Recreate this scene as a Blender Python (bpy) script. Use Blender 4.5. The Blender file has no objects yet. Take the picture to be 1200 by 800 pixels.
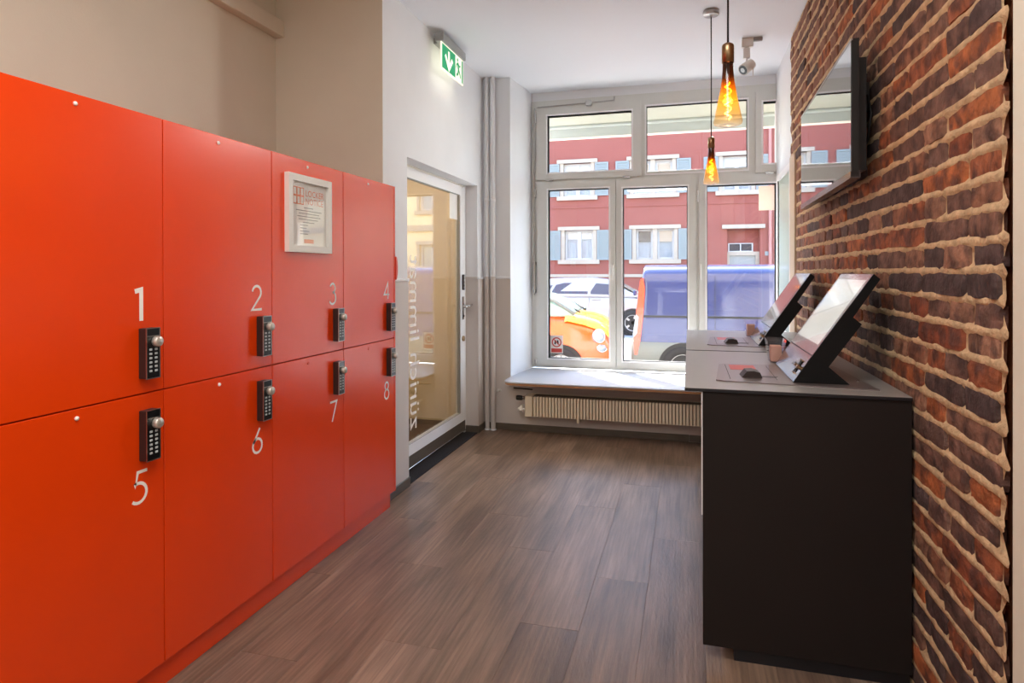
import bpy, bmesh, math, random
from mathutils import Vector, Matrix
random.seed(7)
S = bpy.context.scene
COL = S.collection
R = math.radians

# ------------------------------------------------------------------ camera
TH, PI_, RO = 0.27181, -0.003626, 0.002371
r0 = Vector((math.cos(TH), math.sin(TH), 0)); f0 = Vector((-math.sin(TH), math.cos(TH), 0)); z0 = Vector((0, 0, 1))
fw = f0 * math.cos(PI_) + z0 * math.sin(PI_); up = -f0 * math.sin(PI_) + z0 * math.cos(PI_)
cx = r0 * math.cos(RO) - up * math.sin(RO); cy = r0 * math.sin(RO) + up * math.cos(RO)
cam_d = bpy.data.cameras.new('camera'); cam = bpy.data.objects.new('camera', cam_d); COL.objects.link(cam)
cam.matrix_world = Matrix(((cx.x, cy.x, -fw.x, 0), (cx.y, cy.y, -fw.y, 0), (cx.z, cy.z, -fw.z, 1.37), (0, 0, 0, 1)))
cam_d.sensor_width = 36; cam_d.lens = 744.07 / 1200 * 36; cam_d.shift_y = -(400 - 322.03) / 1200; cam_d.clip_start = .05
S.camera = cam

# ------------------------------------------------------------------ sky, sun, fill lights, exposure
W = bpy.data.worlds.new('sky'); S.world = W; W.use_nodes = True
wn = W.node_tree.nodes; sky = wn.new('ShaderNodeTexSky'); sky.sky_type = 'NISHITA'; sky.sun_disc = False
sky.sun_elevation = R(48.7); sky.sun_rotation = R(-37)
W.node_tree.links.new(sky.outputs[0], wn['Background'].inputs[0]); wn['Background'].inputs[1].default_value = 0.5
def light(name, kind, loc, energy, color=(1, 1, 1), rot=(0, 0, 0), **kw):
    d = bpy.data.lights.new(name, kind); d.energy = energy; d.color = color
    for k, v in kw.items(): setattr(d, k, v)
    o = bpy.data.objects.new(name, d); o.location = loc; o.rotation_euler = rot; COL.objects.link(o); return o
sun = light('sun', 'SUN', (-5, 12, 10), 7.0, (1, .95, .86), angle=R(.6))
sun.rotation_euler = Vector((.398, -.526, -.751)).to_track_quat('-Z', 'Y').to_euler()
# unseen area lights added below the ceiling to brighten the room
light('ceiling_fill', 'AREA', (-.5, .9, 3.03), 12, (1, .99, .97), shape='RECTANGLE', size=1.4, size_y=.5)
light('ceiling_fill', 'AREA', (-.5, -1.3, 3.03), 15, (1, .99, .97), shape='RECTANGLE', size=1.4, size_y=.5)
S.view_settings.view_transform = 'Standard'; S.view_settings.look = 'None'
S.view_settings.gamma = 1; S.view_settings.use_curve_mapping = False
S.view_settings.exposure = 1.7
try:
    S.cycles.caustics_reflective = False; S.cycles.caustics_refractive = False; S.cycles.sample_clamp_indirect = 6
    S.cycles.max_bounces = 10; S.cycles.diffuse_bounces = 6; S.cycles.transparent_max_bounces = 24
except Exception: pass

# ------------------------------------------------------------------ materials
def lin(c):
    return tuple((v / 255 / 12.92) if v / 255 <= .04045 else ((v / 255 + .055) / 1.055) ** 2.4 for v in c) + (1,)
def mat(name, col, rough=.5, metal=0, spec=.5, noise=0, nscale=30, bump=0, bscale=60, coat=0, var=0, emit=None, estr=0, stretch=None, transl=0):
    m = bpy.data.materials.new(name); m.use_nodes = True; t = m.node_tree; n = t.nodes; b = n['Principled BSDF']
    c = lin(col); b.inputs['Base Color'].default_value = c; b.inputs['Roughness'].default_value = rough
    b.inputs['Metallic'].default_value = metal; b.inputs['Specular IOR Level'].default_value = spec; b.inputs['Coat Weight'].default_value = coat
    if emit: b.inputs['Emission Color'].default_value = lin(emit); b.inputs['Emission Strength'].default_value = estr
    src = None
    if noise or bump:
        tc = n.new('ShaderNodeTexCoord'); vec = tc.outputs['Object']
        if stretch:
            mp = n.new('ShaderNodeMapping'); mp.inputs['Scale'].default_value = stretch; t.links.new(vec, mp.inputs[0]); vec = mp.outputs[0]
    if noise:
        nz = n.new('ShaderNodeTexNoise'); nz.inputs['Scale'].default_value = nscale; nz.inputs['Detail'].default_value = 5; t.links.new(vec, nz.inputs['Vector'])
        rp = n.new('ShaderNodeMapRange'); rp.inputs[1].default_value = .3; rp.inputs[2].default_value = .7; rp.inputs[3].default_value = 1 - noise; rp.inputs[4].default_value = 1 + noise
        t.links.new(nz.outputs[0], rp.inputs[0])
        mx = n.new('ShaderNodeMix'); mx.data_type = 'RGBA'; mx.blend_type = 'MULTIPLY'; mx.inputs['Factor'].default_value = 1
        mx.inputs['A'].default_value = c; t.links.new(rp.outputs[0], mx.inputs['B']); t.links.new(mx.outputs['Result'], b.inputs['Base Color'])
    if bump:
        nb = n.new('ShaderNodeTexNoise'); nb.inputs['Scale'].default_value = bscale; nb.inputs['Detail'].default_value = 4; t.links.new(vec, nb.inputs['Vector'])
        bp = n.new('ShaderNodeBump'); bp.inputs['Strength'].default_value = bump; bp.inputs['Distance'].default_value = .01; t.links.new(nb.outputs[0], bp.inputs['Height']); t.links.new(bp.outputs[0], b.inputs['Normal'])
    if transl:
        out = n['Material Output']; tr = n.new('ShaderNodeBsdfTranslucent'); tr.inputs[0].default_value = c
        ms = n.new('ShaderNodeMixShader'); ms.inputs[0].default_value = transl
        t.links.new(b.outputs[0], ms.inputs[1]); t.links.new(tr.outputs[0], ms.inputs[2]); t.links.new(ms.outputs[0], out.inputs[0])
    return m
def glass(name, tint=(255, 255, 255), ior=1.45, rough=0.0, haze=0, hazecol=(255, 255, 255)):
    m = bpy.data.materials.new(name); m.use_nodes = True; t = m.node_tree; n = t.nodes; n.remove(n['Principled BSDF']); out = n['Material Output']
    tr = n.new('ShaderNodeBsdfTransparent'); tr.inputs[0].default_value = lin(tint)
    gl = n.new('ShaderNodeBsdfGlossy'); gl.inputs['Roughness'].default_value = rough
    fr = n.new('ShaderNodeFresnel'); ge = n.new('ShaderNodeNewGeometry'); io = n.new('ShaderNodeMath'); io.operation = 'MULTIPLY_ADD'
    io.inputs[1].default_value = 1 / ior - ior; io.inputs[2].default_value = ior; t.links.new(ge.outputs['Backfacing'], io.inputs[0]); t.links.new(io.outputs[0], fr.inputs[0])
    mx = n.new('ShaderNodeMixShader'); t.links.new(fr.outputs[0], mx.inputs[0]); t.links.new(tr.outputs[0], mx.inputs[1]); t.links.new(gl.outputs[0], mx.inputs[2])
    last = mx
    if haze:
        df = n.new('ShaderNodeBsdfDiffuse'); df.inputs[0].default_value = lin(hazecol); m2 = n.new('ShaderNodeMixShader'); m2.inputs[0].default_value = haze
        t.links.new(mx.outputs[0], m2.inputs[1]); t.links.new(df.outputs[0], m2.inputs[2]); last = m2
    t.links.new(last.outputs[0], out.inputs[0]); return m
PAL = {}
def ramp_random(name, cols, rough, spec, noise, nscale, bump, bscale, stretch=(1, 1, 1), grain=None, patch=0):
    """material whose tint differs from piece to piece (Object Info random) with mottling of its own"""
    m = bpy.data.materials.new(name); m.use_nodes = True; t = m.node_tree; n = t.nodes; b = n['Principled BSDF']
    b.inputs['Roughness'].default_value = rough; b.inputs['Specular IOR Level'].default_value = spec
    oi = n.new('ShaderNodeObjectInfo'); tc = n.new('ShaderNodeTexCoord')
    PAL[name] = [lin(c) for c in cols]
    ma = n.new('ShaderNodeMath'); ma.operation = 'MULTIPLY'; ma.inputs[1].default_value = 37.0; t.links.new(oi.outputs['Random'], ma.inputs[0])
    ad = n.new('ShaderNodeVectorMath'); ad.operation = 'ADD'; t.links.new(tc.outputs['Object'], ad.inputs[0]); t.links.new(ma.outputs[0], ad.inputs[1])
    mp = n.new('ShaderNodeMapping'); mp.inputs['Scale'].default_value = stretch; t.links.new(ad.outputs[0], mp.inputs[0])
    nz = n.new('ShaderNodeTexNoise'); nz.inputs['Scale'].default_value = nscale; nz.inputs['Detail'].default_value = 6; t.links.new(mp.outputs[0], nz.inputs['Vector'])
    base = oi.outputs['Color']
    if patch:                       # fired clay: darker burnt areas spread unevenly over each brick
        n2 = n.new('ShaderNodeTexNoise'); n2.inputs['Scale'].default_value = nscale * .75; n2.inputs['Detail'].default_value = 4; t.links.new(mp.outputs[0], n2.inputs['Vector'])
        r2 = n.new('ShaderNodeMapRange'); r2.inputs[1].default_value = .44; r2.inputs[2].default_value = .62; r2.inputs[4].default_value = patch; t.links.new(n2.outputs[0], r2.inputs[0])
        m2 = n.new('ShaderNodeMix'); m2.data_type = 'RGBA'; m2.inputs['B'].default_value = lin((74, 56, 54)); t.links.new(r2.outputs[0], m2.inputs['Factor']); t.links.new(base, m2.inputs['A']); base = m2.outputs['Result']
    rp = n.new('ShaderNodeMapRange'); rp.inputs[1].default_value = .3; rp.inputs[2].default_value = .7; rp.inputs[3].default_value = 1 - noise; rp.inputs[4].default_value = 1 + noise
    t.links.new(nz.outputs[0], rp.inputs[0])
    mx = n.new('ShaderNodeMix'); mx.data_type = 'RGBA'; mx.blend_type = 'MULTIPLY'; mx.inputs['Factor'].default_value = 1
    t.links.new(base, mx.inputs['A']); t.links.new(rp.outputs[0], mx.inputs['B']); res = mx.outputs['Result']
    if grain:
        g = n.new('ShaderNodeTexNoise'); g.inputs['Scale'].default_value = grain[0]; g.inputs['Detail'].default_value = 4
        mg = n.new('ShaderNodeMapping'); mg.inputs['Scale'].default_value = grain[1]; t.links.new(ad.outputs[0], mg.inputs[0]); t.links.new(mg.outputs[0], g.inputs['Vector'])
        rg = n.new('ShaderNodeMapRange'); rg.inputs[1].default_value = .35; rg.inputs[2].default_value = .65; rg.inputs[3].default_value = 1 - grain[2]; rg.inputs[4].default_value = 1 + grain[2] * .6
        t.links.new(g.outputs[0], rg.inputs[0]); mh = n.new('ShaderNodeMix'); mh.data_type = 'RGBA'; mh.blend_type = 'MULTIPLY'; mh.inputs['Factor'].default_value = 1
        t.links.new(res, mh.inputs['A']); t.links.new(rg.outputs[0], mh.inputs['B']); res = mh.outputs['Result']
    t.links.new(res, b.inputs['Base Color'])
    if bump:
        nb = n.new('ShaderNodeTexNoise'); nb.inputs['Scale'].default_value = bscale; nb.inputs['Detail'].default_value = 5; t.links.new(mp.outputs[0], nb.inputs['Vector'])
        bp = n.new('ShaderNodeBump'); bp.inputs['Strength'].default_value = bump; bp.inputs['Distance'].default_value = .008; t.links.new(nb.outputs[0], bp.inputs['Height']); t.links.new(bp.outputs[0], b.inputs['Normal'])
    return m

M = {}
M['plaster'] = mat('white_plaster', (236, 238, 240), .85, noise=.02, nscale=3, bump=.08, bscale=180)
M['niche'] = mat('beige_plaster', (224, 216, 198), .9, noise=.03, nscale=3, bump=.08, bscale=160)
M['dado'] = mat('grey_dado_paint', (212, 204, 198), .7, noise=.02, nscale=4, bump=.05, bscale=150)
M['ceil'] = mat('ceiling_white', (240, 244, 249), .9, bump=.05, bscale=120)
M['skirt'] = mat('brown_grey_skirting', (92, 82, 70), .5, noise=.15, nscale=8, stretch=(1, .3, 6))
M['frame'] = mat('window_frame_white', (218, 219, 213), .4, noise=.01)
M['bead'] = mat('white_bead', (248, 248, 248), .35)
M['black'] = mat('black_rubber', (18, 18, 18), .6)
M['alu'] = mat('door_aluminium_white', (248, 249, 250), .35)
M['steel'] = mat('brushed_steel', (190, 188, 184), .3, metal=1, noise=.05, nscale=60)
M['chrome'] = mat('satin_chrome', (210, 208, 204), .22, metal=1)
M['brass'] = mat('aged_brass', (170, 142, 108), .3, metal=1, noise=.12, nscale=50)
M['orange'] = mat('locker_orange', (232, 64, 0), .27, spec=.5, noise=.02, nscale=5, bump=.03, bscale=500)
M['orange'].node_tree.nodes['Principled BSDF'].inputs['IOR'].default_value = 1.62
M['orange_edge'] = mat('locker_carcass_red', (176, 32, 6), .6)
M['white_paint'] = mat('white_print', (246, 240, 232), .5)
M['lock_black'] = mat('lock_black', (16, 16, 18), .3, coat=.3)
M['lock_side'] = mat('lock_side_dark', (44, 30, 28), .5)
M['silver'] = mat('silver_trim', (186, 182, 176), .3, metal=1)
M['key'] = mat('silver_keys', (178, 182, 182), .4)
M['knob'] = mat('lock_knob', (206, 200, 190), .3, metal=.6)
M['counter'] = mat('counter_top_grey', (150, 146, 142), .30, spec=.5, noise=.03, nscale=40)
M['kiosk'] = mat('kiosk_black_brown', (30, 23, 21), .6, spec=.25, noise=.05, nscale=4)
M['kiosk_edge'] = mat('kiosk_edge', (22, 22, 28), .4)
M['drawer'] = mat('drawer_satin', (225, 222, 222), .3, spec=.6)
M['term'] = mat('terminal_black', (10, 9, 10), .5, spec=.25)
M['plate'] = mat('terminal_plate', (128, 116, 114), .3, metal=.5, noise=.03, nscale=60)
M['screen'] = mat('touch_screen_glass', (16, 18, 20), .06, spec=.9, coat=1)
M['bezel'] = mat('bezel_reflected_grey', (120, 108, 112), .16, spec=.8, coat=.6)  # lilac-grey of the glossy reflections is put into the bezel colour
M['tvscreen'] = mat('tv_screen', (10, 10, 12), .02, spec=1.0, coat=1); M['tvscreen'].node_tree.nodes['Principled BSDF'].inputs['IOR'].default_value = 1.9; M['tvscreen'].node_tree.nodes['Principled BSDF'].inputs['Coat Roughness'].default_value = .02
M['tv'] = mat('tv_black', (14, 12, 12), .4)
M['tv_low'] = mat('tv_lower_bezel', (74, 66, 66), .25, spec=.7)
M['mortar'] = mat('mortar', (206, 174, 134), .95, noise=.22, nscale=25, bump=.7, bscale=70)
M['gap'] = mat('brick_back', (128, 66, 26), .95, noise=.4, nscale=14, bump=.5, bscale=40)
M['brick'] = ramp_random('brick_clay', [(112, 86, 76), (162, 96, 66), (92, 74, 70), (172, 100, 62), (132, 96, 80), (96, 76, 72), (180, 106, 66), (120, 88, 76), (156, 114, 92), (140, 78, 54), (88, 72, 70), (158, 92, 62), (126, 94, 82), (146, 100, 78)], .85, .25, .38, 20, .8, 60, patch=.75)
M['plank'] = ramp_random('vinyl_oak', [(124, 102, 86), (119, 97, 82), (128, 106, 89), (122, 100, 84), (126, 105, 90)],   .36, .45, .42, 1.6, .15, 30, stretch=(5, .9, 1), grain=(4, (20, .75, 1), .26))
M['floor_gap'] = mat('floor_joint', (60, 48, 42), .7)
M['mat'] = mat('black_door_mat', (30, 28, 32), .95, noise=.2, nscale=200, bump=.5, bscale=400)
M['sill'] = mat('sill_laminate', (194, 197, 203), .35)
M['ply'] = mat('sill_edge_wood', (176, 128, 84), .5, noise=.15, nscale=20, stretch=(.3, 3, 3))
M['rad'] = mat('radiator_cream', (242, 230, 206), .5)
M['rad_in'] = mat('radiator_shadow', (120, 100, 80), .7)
M['glass'] = glass('window_glass')
M['glass_door'] = glass('door_glass', ior=1.6)
M['glass_side'] = glass('side_glass', (205, 222, 212), 1.5, haze=.55, hazecol=(222, 236, 228))
M['acrylic'] = glass('acrylic', (250, 248, 252), 1.4)
M['card'] = mat('brown_card', (232, 186, 156), .7, noise=.05)
M['print_red'] = mat('print_red', (205, 70, 60), .5)
M['print_grey'] = mat('print_grey', (120, 116, 114), .6)
M['print_orange'] = mat('print_orange', (226, 120, 70), .5)
M['print_black'] = mat('print_black', (30, 30, 32), .5)
M['paper'] = mat('paper', (240, 236, 230), .6)
M['paper_tr'] = mat('paper_translucent', (250, 236, 222), .6, transl=.6)
M['sign_green'] = mat('exit_green', (0, 150, 96), .4, emit=(0, 176, 112), estr=.14)
M['sign_white'] = mat('exit_white', (250, 250, 236), .4, emit=(255, 250, 226), estr=.2)
M['sign_body'] = mat('sign_housing_grey', (158, 160, 158), .4)
M['awning'] = mat('awning_fabric', (184, 184, 172), .8, transl=.3)
M['awning2'] = mat('awning_valance', (186, 192, 186), .8, transl=.2)
M['hem'] = mat('awning_hem', (246, 236, 226), .8, transl=.4)
M['stucco'] = mat('red_stucco', (140, 78, 68), .9, noise=.06, nscale=1.2, bump=.1, bscale=30)
M['cream'] = mat('cream_stucco', (238, 214, 172), .9, noise=.03, nscale=1)
M['stone'] = mat('sandstone_trim', (172, 158, 142), .85, noise=.05, nscale=4)
M['shutter'] = mat('shutter_blue', (132, 140, 140), .6)
M['farglass'] = mat('far_window_glass', (120, 130, 136), .08, spec=.8)
M['blind'] = mat('roller_blind', (180, 164, 146), .8)
M['farframe'] = mat('far_frame_white', (188, 188, 188), .5)
M['pipe_red'] = mat('painted_downpipe', (172, 112, 104), .6)
M['reflection_sheet'] = mat('pale_reflection', (150, 160, 170), .8, noise=.12, nscale=3, stretch=(6, 1, .4))  # bright reflections of the far panes, put into the colour of a sheet
M['dark'] = mat('dark_interior', (52, 46, 50), .5)
M['asphalt'] = mat('street_asphalt', (150, 148, 146), .9, noise=.06, nscale=3)
M['pave'] = mat('pavement', (176, 172, 166), .9, noise=.05, nscale=3)
M['ext'] = mat('shop_exterior', (206, 196, 178), .9)
M['van'] = mat('van_blue', (36, 46, 98), .25, coat=.7)
M['van_low'] = mat('van_grey_plastic', (112, 116, 112), .55)
M['carorange'] = mat('car_orange', (238, 86, 12), .25, coat=.8)
M['carorange_sunlit'] = mat('car_orange_sunlit', (248, 176, 40), .25, coat=.8)  # the car's orange turned yellow, sunlight put into the colour
M['carwhite'] = mat('car_white', (160, 160, 164), .25, coat=.6)
M['tyre'] = mat('tyre', (34, 33, 34), .85)
M['rim'] = mat('rim', (196, 194, 190), .35, metal=.5)
M['carglass'] = mat('car_glass', (70, 62, 68), .08, spec=.8)
M['windscreen'] = mat('windscreen', (150, 176, 160), .08, spec=.8)
M['lamp_red'] = mat('tail_lamp', (236, 70, 34), .25, coat=.8)
M['lamp_white'] = mat('head_lamp', (138, 150, 162), .12, spec=.9, coat=.6)
M['filament'] = mat('filament', (255, 190, 90), .4, emit=(255, 190, 70), estr=4.5)
M['blue'] = mat('blue_disc', (52, 70, 150), .4)
M['vest'] = mat('vestibule_wall', (224, 206, 172), .9, bump=.05)
M['vestfloor'] = mat('vestibule_floor', (72, 56, 48), .6)
M['white'] = mat('white_plastic', (232, 230, 224), .4)
M['wood_post'] = mat('beige_post', (206, 184, 156), .7, noise=.06, nscale=6, stretch=(1, 1, .2))
M['red_plastic'] = mat('red_plastic', (214, 60, 30), .4)
# amber bulb glass: smoky at the neck, amber, clear at the base (the tint of the glass itself)
def amber():
    m = glass('amber_glass', ior=1.5); t = m.node_tree; n = t.nodes
    tc = n.new('ShaderNodeTexCoord'); sx = n.new('ShaderNodeSeparateXYZ'); t.links.new(tc.outputs['Generated'], sx.inputs[0])
    cr = n.new('ShaderNodeValToRGB'); e = cr.color_ramp.elements
    e[0].position = 0; e[0].color = lin((250, 240, 226)); e[1].position = 1; e[1].color = lin((96, 66, 52))
    for p, c in ((.14, (250, 226, 184)), (.40, (246, 184, 70)), (.66, (238, 146, 24)), (.78, (140, 84, 48))):
        k = e.new(p); k.color = lin(c)
    t.links.new(sx.outputs[2], cr.inputs[0])
    tr = [x for x in n if x.type == 'BSDF_TRANSPARENT'][0]; t.links.new(cr.outputs[0], tr.inputs[0])
    df = n.new('ShaderNodeBsdfDiffuse'); t.links.new(cr.outputs[0], df.inputs[0]); tl = n.new('ShaderNodeBsdfTranslucent'); t.links.new(cr.outputs[0], tl.inputs[0]); ad = n.new('ShaderNodeAddShader'); t.links.new(df.outputs[0], ad.inputs[0]); t.links.new(tl.outputs[0], ad.inputs[1])
    out = n['Material Output']; last = out.inputs[0].links[0].from_socket; m2 = n.new('ShaderNodeMixShader'); m2.inputs[0].default_value = .05; t.links.new(last, m2.inputs[1]); t.links.new(ad.outputs[0], m2.inputs[2]); t.links.new(m2.outputs[0], out.inputs[0])
    return m
M['amber'] = amber()

# ------------------------------------------------------------------ mesh helpers
class MB:
    def __init__(s): s.v = []; s.f = []; s.sm = []
    def add(s, vs, fs, smooth=False):
        o = len(s.v); s.v += [tuple(v) for v in vs]; s.f += [tuple(i + o for i in f) for f in fs]; s.sm += [smooth] * len(fs); return s
    def box(s, x0, x1, y0, y1, z0, z1):
        x0, x1 = sorted((x0, x1)); y0, y1 = sorted((y0, y1)); z0, z1 = sorted((z0, z1))
        vs = [(x0, y0, z0), (x1, y0, z0), (x1, y1, z0), (x0, y1, z0), (x0, y0, z1), (x1, y0, z1), (x1, y1, z1), (x0, y1, z1)]
        return s.add(vs, [(0, 3, 2, 1), (4, 5, 6, 7), (0, 1, 5, 4), (1, 2, 6, 5), (2, 3, 7, 6), (3, 0, 4, 7)])
    def bbox(s, x0, x1, y0, y1, z0, z1, b=.004):
        """box with chamfered edges"""
        x0, x1 = sorted((x0, x1)); y0, y1 = sorted((y0, y1)); z0, z1 = sorted((z0, z1)); b = min(b, (x1 - x0) * .45, (y1 - y0) * .45, (z1 - z0) * .45)
        bm = bmesh.new(); bmesh.ops.create_cube(bm, size=1)
        for v in bm.verts: v.co = Vector(((x0 + x1) / 2 + v.co.x * (x1 - x0), (y0 + y1) / 2 + v.co.y * (y1 - y0), (z0 + z1) / 2 + v.co.z * (z1 - z0)))
        bmesh.ops.bevel(bm, geom=bm.edges[:], offset=b, segments=1, affect='EDGES', profile=.5)
        bm.verts.index_update(); s.add([v.co[:] for v in bm.verts], [[v.index for v in f.verts] for f in bm.faces]); bm.free(); return s
    def prism(s, pts, fn0, fn1, smooth=False):
        """closed polygon pts (2D) swept from fn0(a,b) to fn1(a,b)"""
        n = len(pts); vs = [fn0(*p) for p in pts] + [fn1(*p) for p in pts]
        fs = [tuple(range(n))[::-1], tuple(range(n, 2 * n))] + [(i, (i + 1) % n, n + (i + 1) % n, n + i) for i in range(n)]
        return s.add(vs, fs, smooth)
    def cyl(s, a, b, r, r2=None, n=16, cap=True, smooth=True):
        a = Vector(a); b = Vector(b); d = (b - a).normalized(); r2 = r if r2 is None else r2
        u = d.orthogonal().normalized(); w = d.cross(u); vs = []
        for c, rr in ((a, r), (b, r2)):
            for i in range(n): t = 2 * math.pi * i / n; vs.append(c + u * (rr * math.cos(t)) + w * (rr * math.sin(t)))
        s.add(vs, [(i, (i + 1) % n, n + (i + 1) % n, n + i) for i in range(n)], smooth)
        if cap: s.add(vs[:n], [tuple(range(n))[::-1]]); s.add(vs[n:], [tuple(range(n))])
        return s
    def lathe(s, prof, c=(0, 0, 0), n=24, axis='z', smooth=True):
        vs = []; fs = []; c = Vector(c)
        for (r, h) in prof:
            for i in range(n):
                t = 2 * math.pi * i / n; a, b = r * math.cos(t), r * math.sin(t)
                vs.append(c + Vector({'z': (a, b, h), 'x': (h, a, b), 'y': (b, h, a)}[axis]))
        for k in range(len(prof) - 1):
            for i in range(n): fs.append((k * n + i, k * n + (i + 1) % n, (k + 1) * n + (i + 1) % n, (k + 1) * n + i))
        return s.add(vs, fs, smooth)
    def tube(s, pts, r, n=8, closed=False):
        pts = [Vector(p) for p in pts]; vs = []; fs = []; N = len(pts); u = None
        for i, p in enumerate(pts):
            d = (pts[min(i + 1, N - 1)] - pts[max(i - 1, 0)]).normalized()
            u = d.orthogonal().normalized() if u is None else (u - d * u.dot(d)).normalized()
            w = d.cross(u)
            for k in range(n): t = 2 * math.pi * k / n; vs.append(p + u * (r * math.cos(t)) + w * (r * math.sin(t)))
        for i in range(N - 1):
            for k in range(n): fs.append((i * n + k, i * n + (k + 1) % n, (i + 1) * n + (k + 1) % n, (i + 1) * n + k))
        fs += [tuple(range(n))[::-1], tuple(range((N - 1) * n, N * n))]
        return s.add(vs, fs, True)
    def ring(s, x0, x1, z0, z1, t, y0, y1, tb=None):
        """rectangular frame in the XZ plane"""
        tb = t if tb is None else tb
        s.box(x0, x1, y0, y1, z1 - t, z1); s.box(x0, x1, y0, y1, z0, z0 + tb); s.box(x0, x0 + t, y0, y1, z0 + tb, z1 - t); return s.box(x1 - t, x1, y0, y1, z0 + tb, z1 - t)
    def frame(s, o, i, y0, y1):
        """frame between an outer and an inner rectangle (x0,x1,z0,z1)"""
        s.box(o[0], o[1], y0, y1, i[3], o[3]); s.box(o[0], o[1], y0, y1, o[2], i[2]); s.box(o[0], i[0], y0, y1, i[2], i[3]); return s.box(i[1], o[1], y0, y1, i[2], i[3])
    def mesh(s, name, m, recalc=True):
        me = bpy.data.meshes.new(name); me.from_pydata(s.v, [], s.f); me.update()
        if recalc:
            bm = bmesh.new(); bm.from_mesh(me); bmesh.ops.recalc_face_normals(bm, faces=bm.faces[:]); bm.to_mesh(me); bm.free()
        me.polygons.foreach_set('use_smooth', s.sm); me.materials.append(m); return me
    def obj(s, name, m, parent=None, recalc=True):
        return link(name, s.mesh(name, M[m] if isinstance(m, str) else m, recalc), parent)
def link(name, me, parent=None):
    o = bpy.data.objects.new(name, me); COL.objects.link(o)
    if parent: o.parent = parent; o.matrix_parent_inverse = Matrix.Translation(-world(parent))
    return o
def world(o):
    l = Vector(o.location); return l + (world(o.parent) + (o.matrix_parent_inverse.translation if o.parent else Vector())) if o.parent else l
def empty(name, loc, label, cat, group=None):
    o = bpy.data.objects.new(name, None); COL.objects.link(o); o.location = loc; o.empty_display_size = .1; return tag(o, label, cat, group)
def tag(o, label=None, cat=None, group=None, kind=None):
    if label: o['label'] = label
    if cat: o['category'] = cat
    if group: o['group'] = group
    if kind: o['kind'] = kind
    return o
def struct(o, label=None, cat=None): return tag(o, label, cat, kind='structure')
def holed(u0, u1, v0, v1, holes, fn, depth):
    """wall face with rectangular openings; fn(u,v,d) -> point, d = depth behind the face"""
    us = sorted({u0, u1, *[h[0] for h in holes], *[h[1] for h in holes]}); vs = sorted({v0, v1, *[h[2] for h in holes], *[h[3] for h in holes]})
    us = [u for u in us if u0 <= u <= u1]; vs = [v for v in vs if v0 <= v <= v1]; b = MB()
    for i in range(len(us) - 1):
        for j in range(len(vs) - 1):
            a, c, d, e = us[i], us[i + 1], vs[j], vs[j + 1]; mu, mv = (a + c) / 2, (d + e) / 2
            if any(h[0] < mu < h[1] and h[2] < mv < h[3] for h in holes): continue
            for dd in (0, depth): b.add([fn(a, d, dd), fn(c, d, dd), fn(c, e, dd), fn(a, e, dd)], [(0, 1, 2, 3)])
    for h in holes + [(u0, u1, v0, v1)]:
        q = [(h[0], h[2]), (h[1], h[2]), (h[1], h[3]), (h[0], h[3])]
        for k in range(4): p, r_ = q[k], q[(k + 1) % 4]; b.add([fn(*p, 0), fn(*r_, 0), fn(*r_, depth), fn(*p, depth)], [(0, 1, 2, 3)])
    return b
def ribbon(pts, t, fn, b, h=.0006, closed=False):
    """flat stroke of width t along 2D pts, mapped by fn(u,v,height)"""
    n = len(pts); L = []; Rr = []
    for i, p in enumerate(pts):
        a = pts[(i - 1) % n] if closed or i else p; c = pts[(i + 1) % n] if closed or i < n - 1 else p
        u1 = Vector((p[0] - a[0], p[1] - a[1])); u2 = Vector((c[0] - p[0], c[1] - p[1]))
        d = (u1.normalized() if u1.length else Vector((0, 0))) + (u2.normalized() if u2.length else Vector((0, 0)))
        if d.length == 0: d = Vector((1, 0))
        d.normalize(); k = 1.0
        if a is not p and c is not p:
            d1 = Vector((p[0] - a[0], p[1] - a[1])).normalized(); k = 1 / max(.5, abs(d1.dot(d)))
        nx, ny = -d.y * t / 2 * k, d.x * t / 2 * k; L.append((p[0] + nx, p[1] + ny)); Rr.append((p[0] - nx, p[1] - ny))
    m = n if closed else n - 1
    for i in range(m):
        j = (i + 1) % n; b.add([fn(*L[i], h), fn(*Rr[i], h), fn(*Rr[j], h), fn(*L[j], h)], [(0, 1, 2, 3)])
def arc(cx_, cy_, r, a0, a1, n=14, ry=None):
    return [(cx_ + r * math.cos(R(a0 + (a1 - a0) * i / n)), cy_ + (ry or r) * math.sin(R(a0 + (a1 - a0) * i / n))) for i in range(n + 1)]
DIG = {'1': [[(.16, .93), (.40, .98), (.40, 0)]], '2': [arc(.31, .72, .26, 170, -38) + [(.02, .04), (.62, .04)]],
       '3': [arc(.28, .76, .22, 160, -80), arc(.26, .28, .29, 85, -150)], '4': [[(.50, 0), (.50, .96), (.02, .26), (.66, .26)]],
       '5': [[(.60, .96), (.24, .96), (.15, .56)] + arc(.26, .31, .31, 112, -135)], '6': [[(.47, .98), (.08, .42)], arc(.32, .30, .28, 0, 360)],
       '7': [[(.02, .95), (.62, .95), (.20, 0)]], '8': [arc(.31, .75, .21, 0, 360), arc(.31, .28, .27, 0, 360)]}
def digit(ch, u0, v0, h, fn, t=.1):
    b = MB()
    for pl in DIG[ch]: ribbon([(u0 + p[0] * h, v0 + p[1] * h) for p in pl], t * h * (1.5 if ch == '1' else 1), fn, b)
    return b
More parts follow.
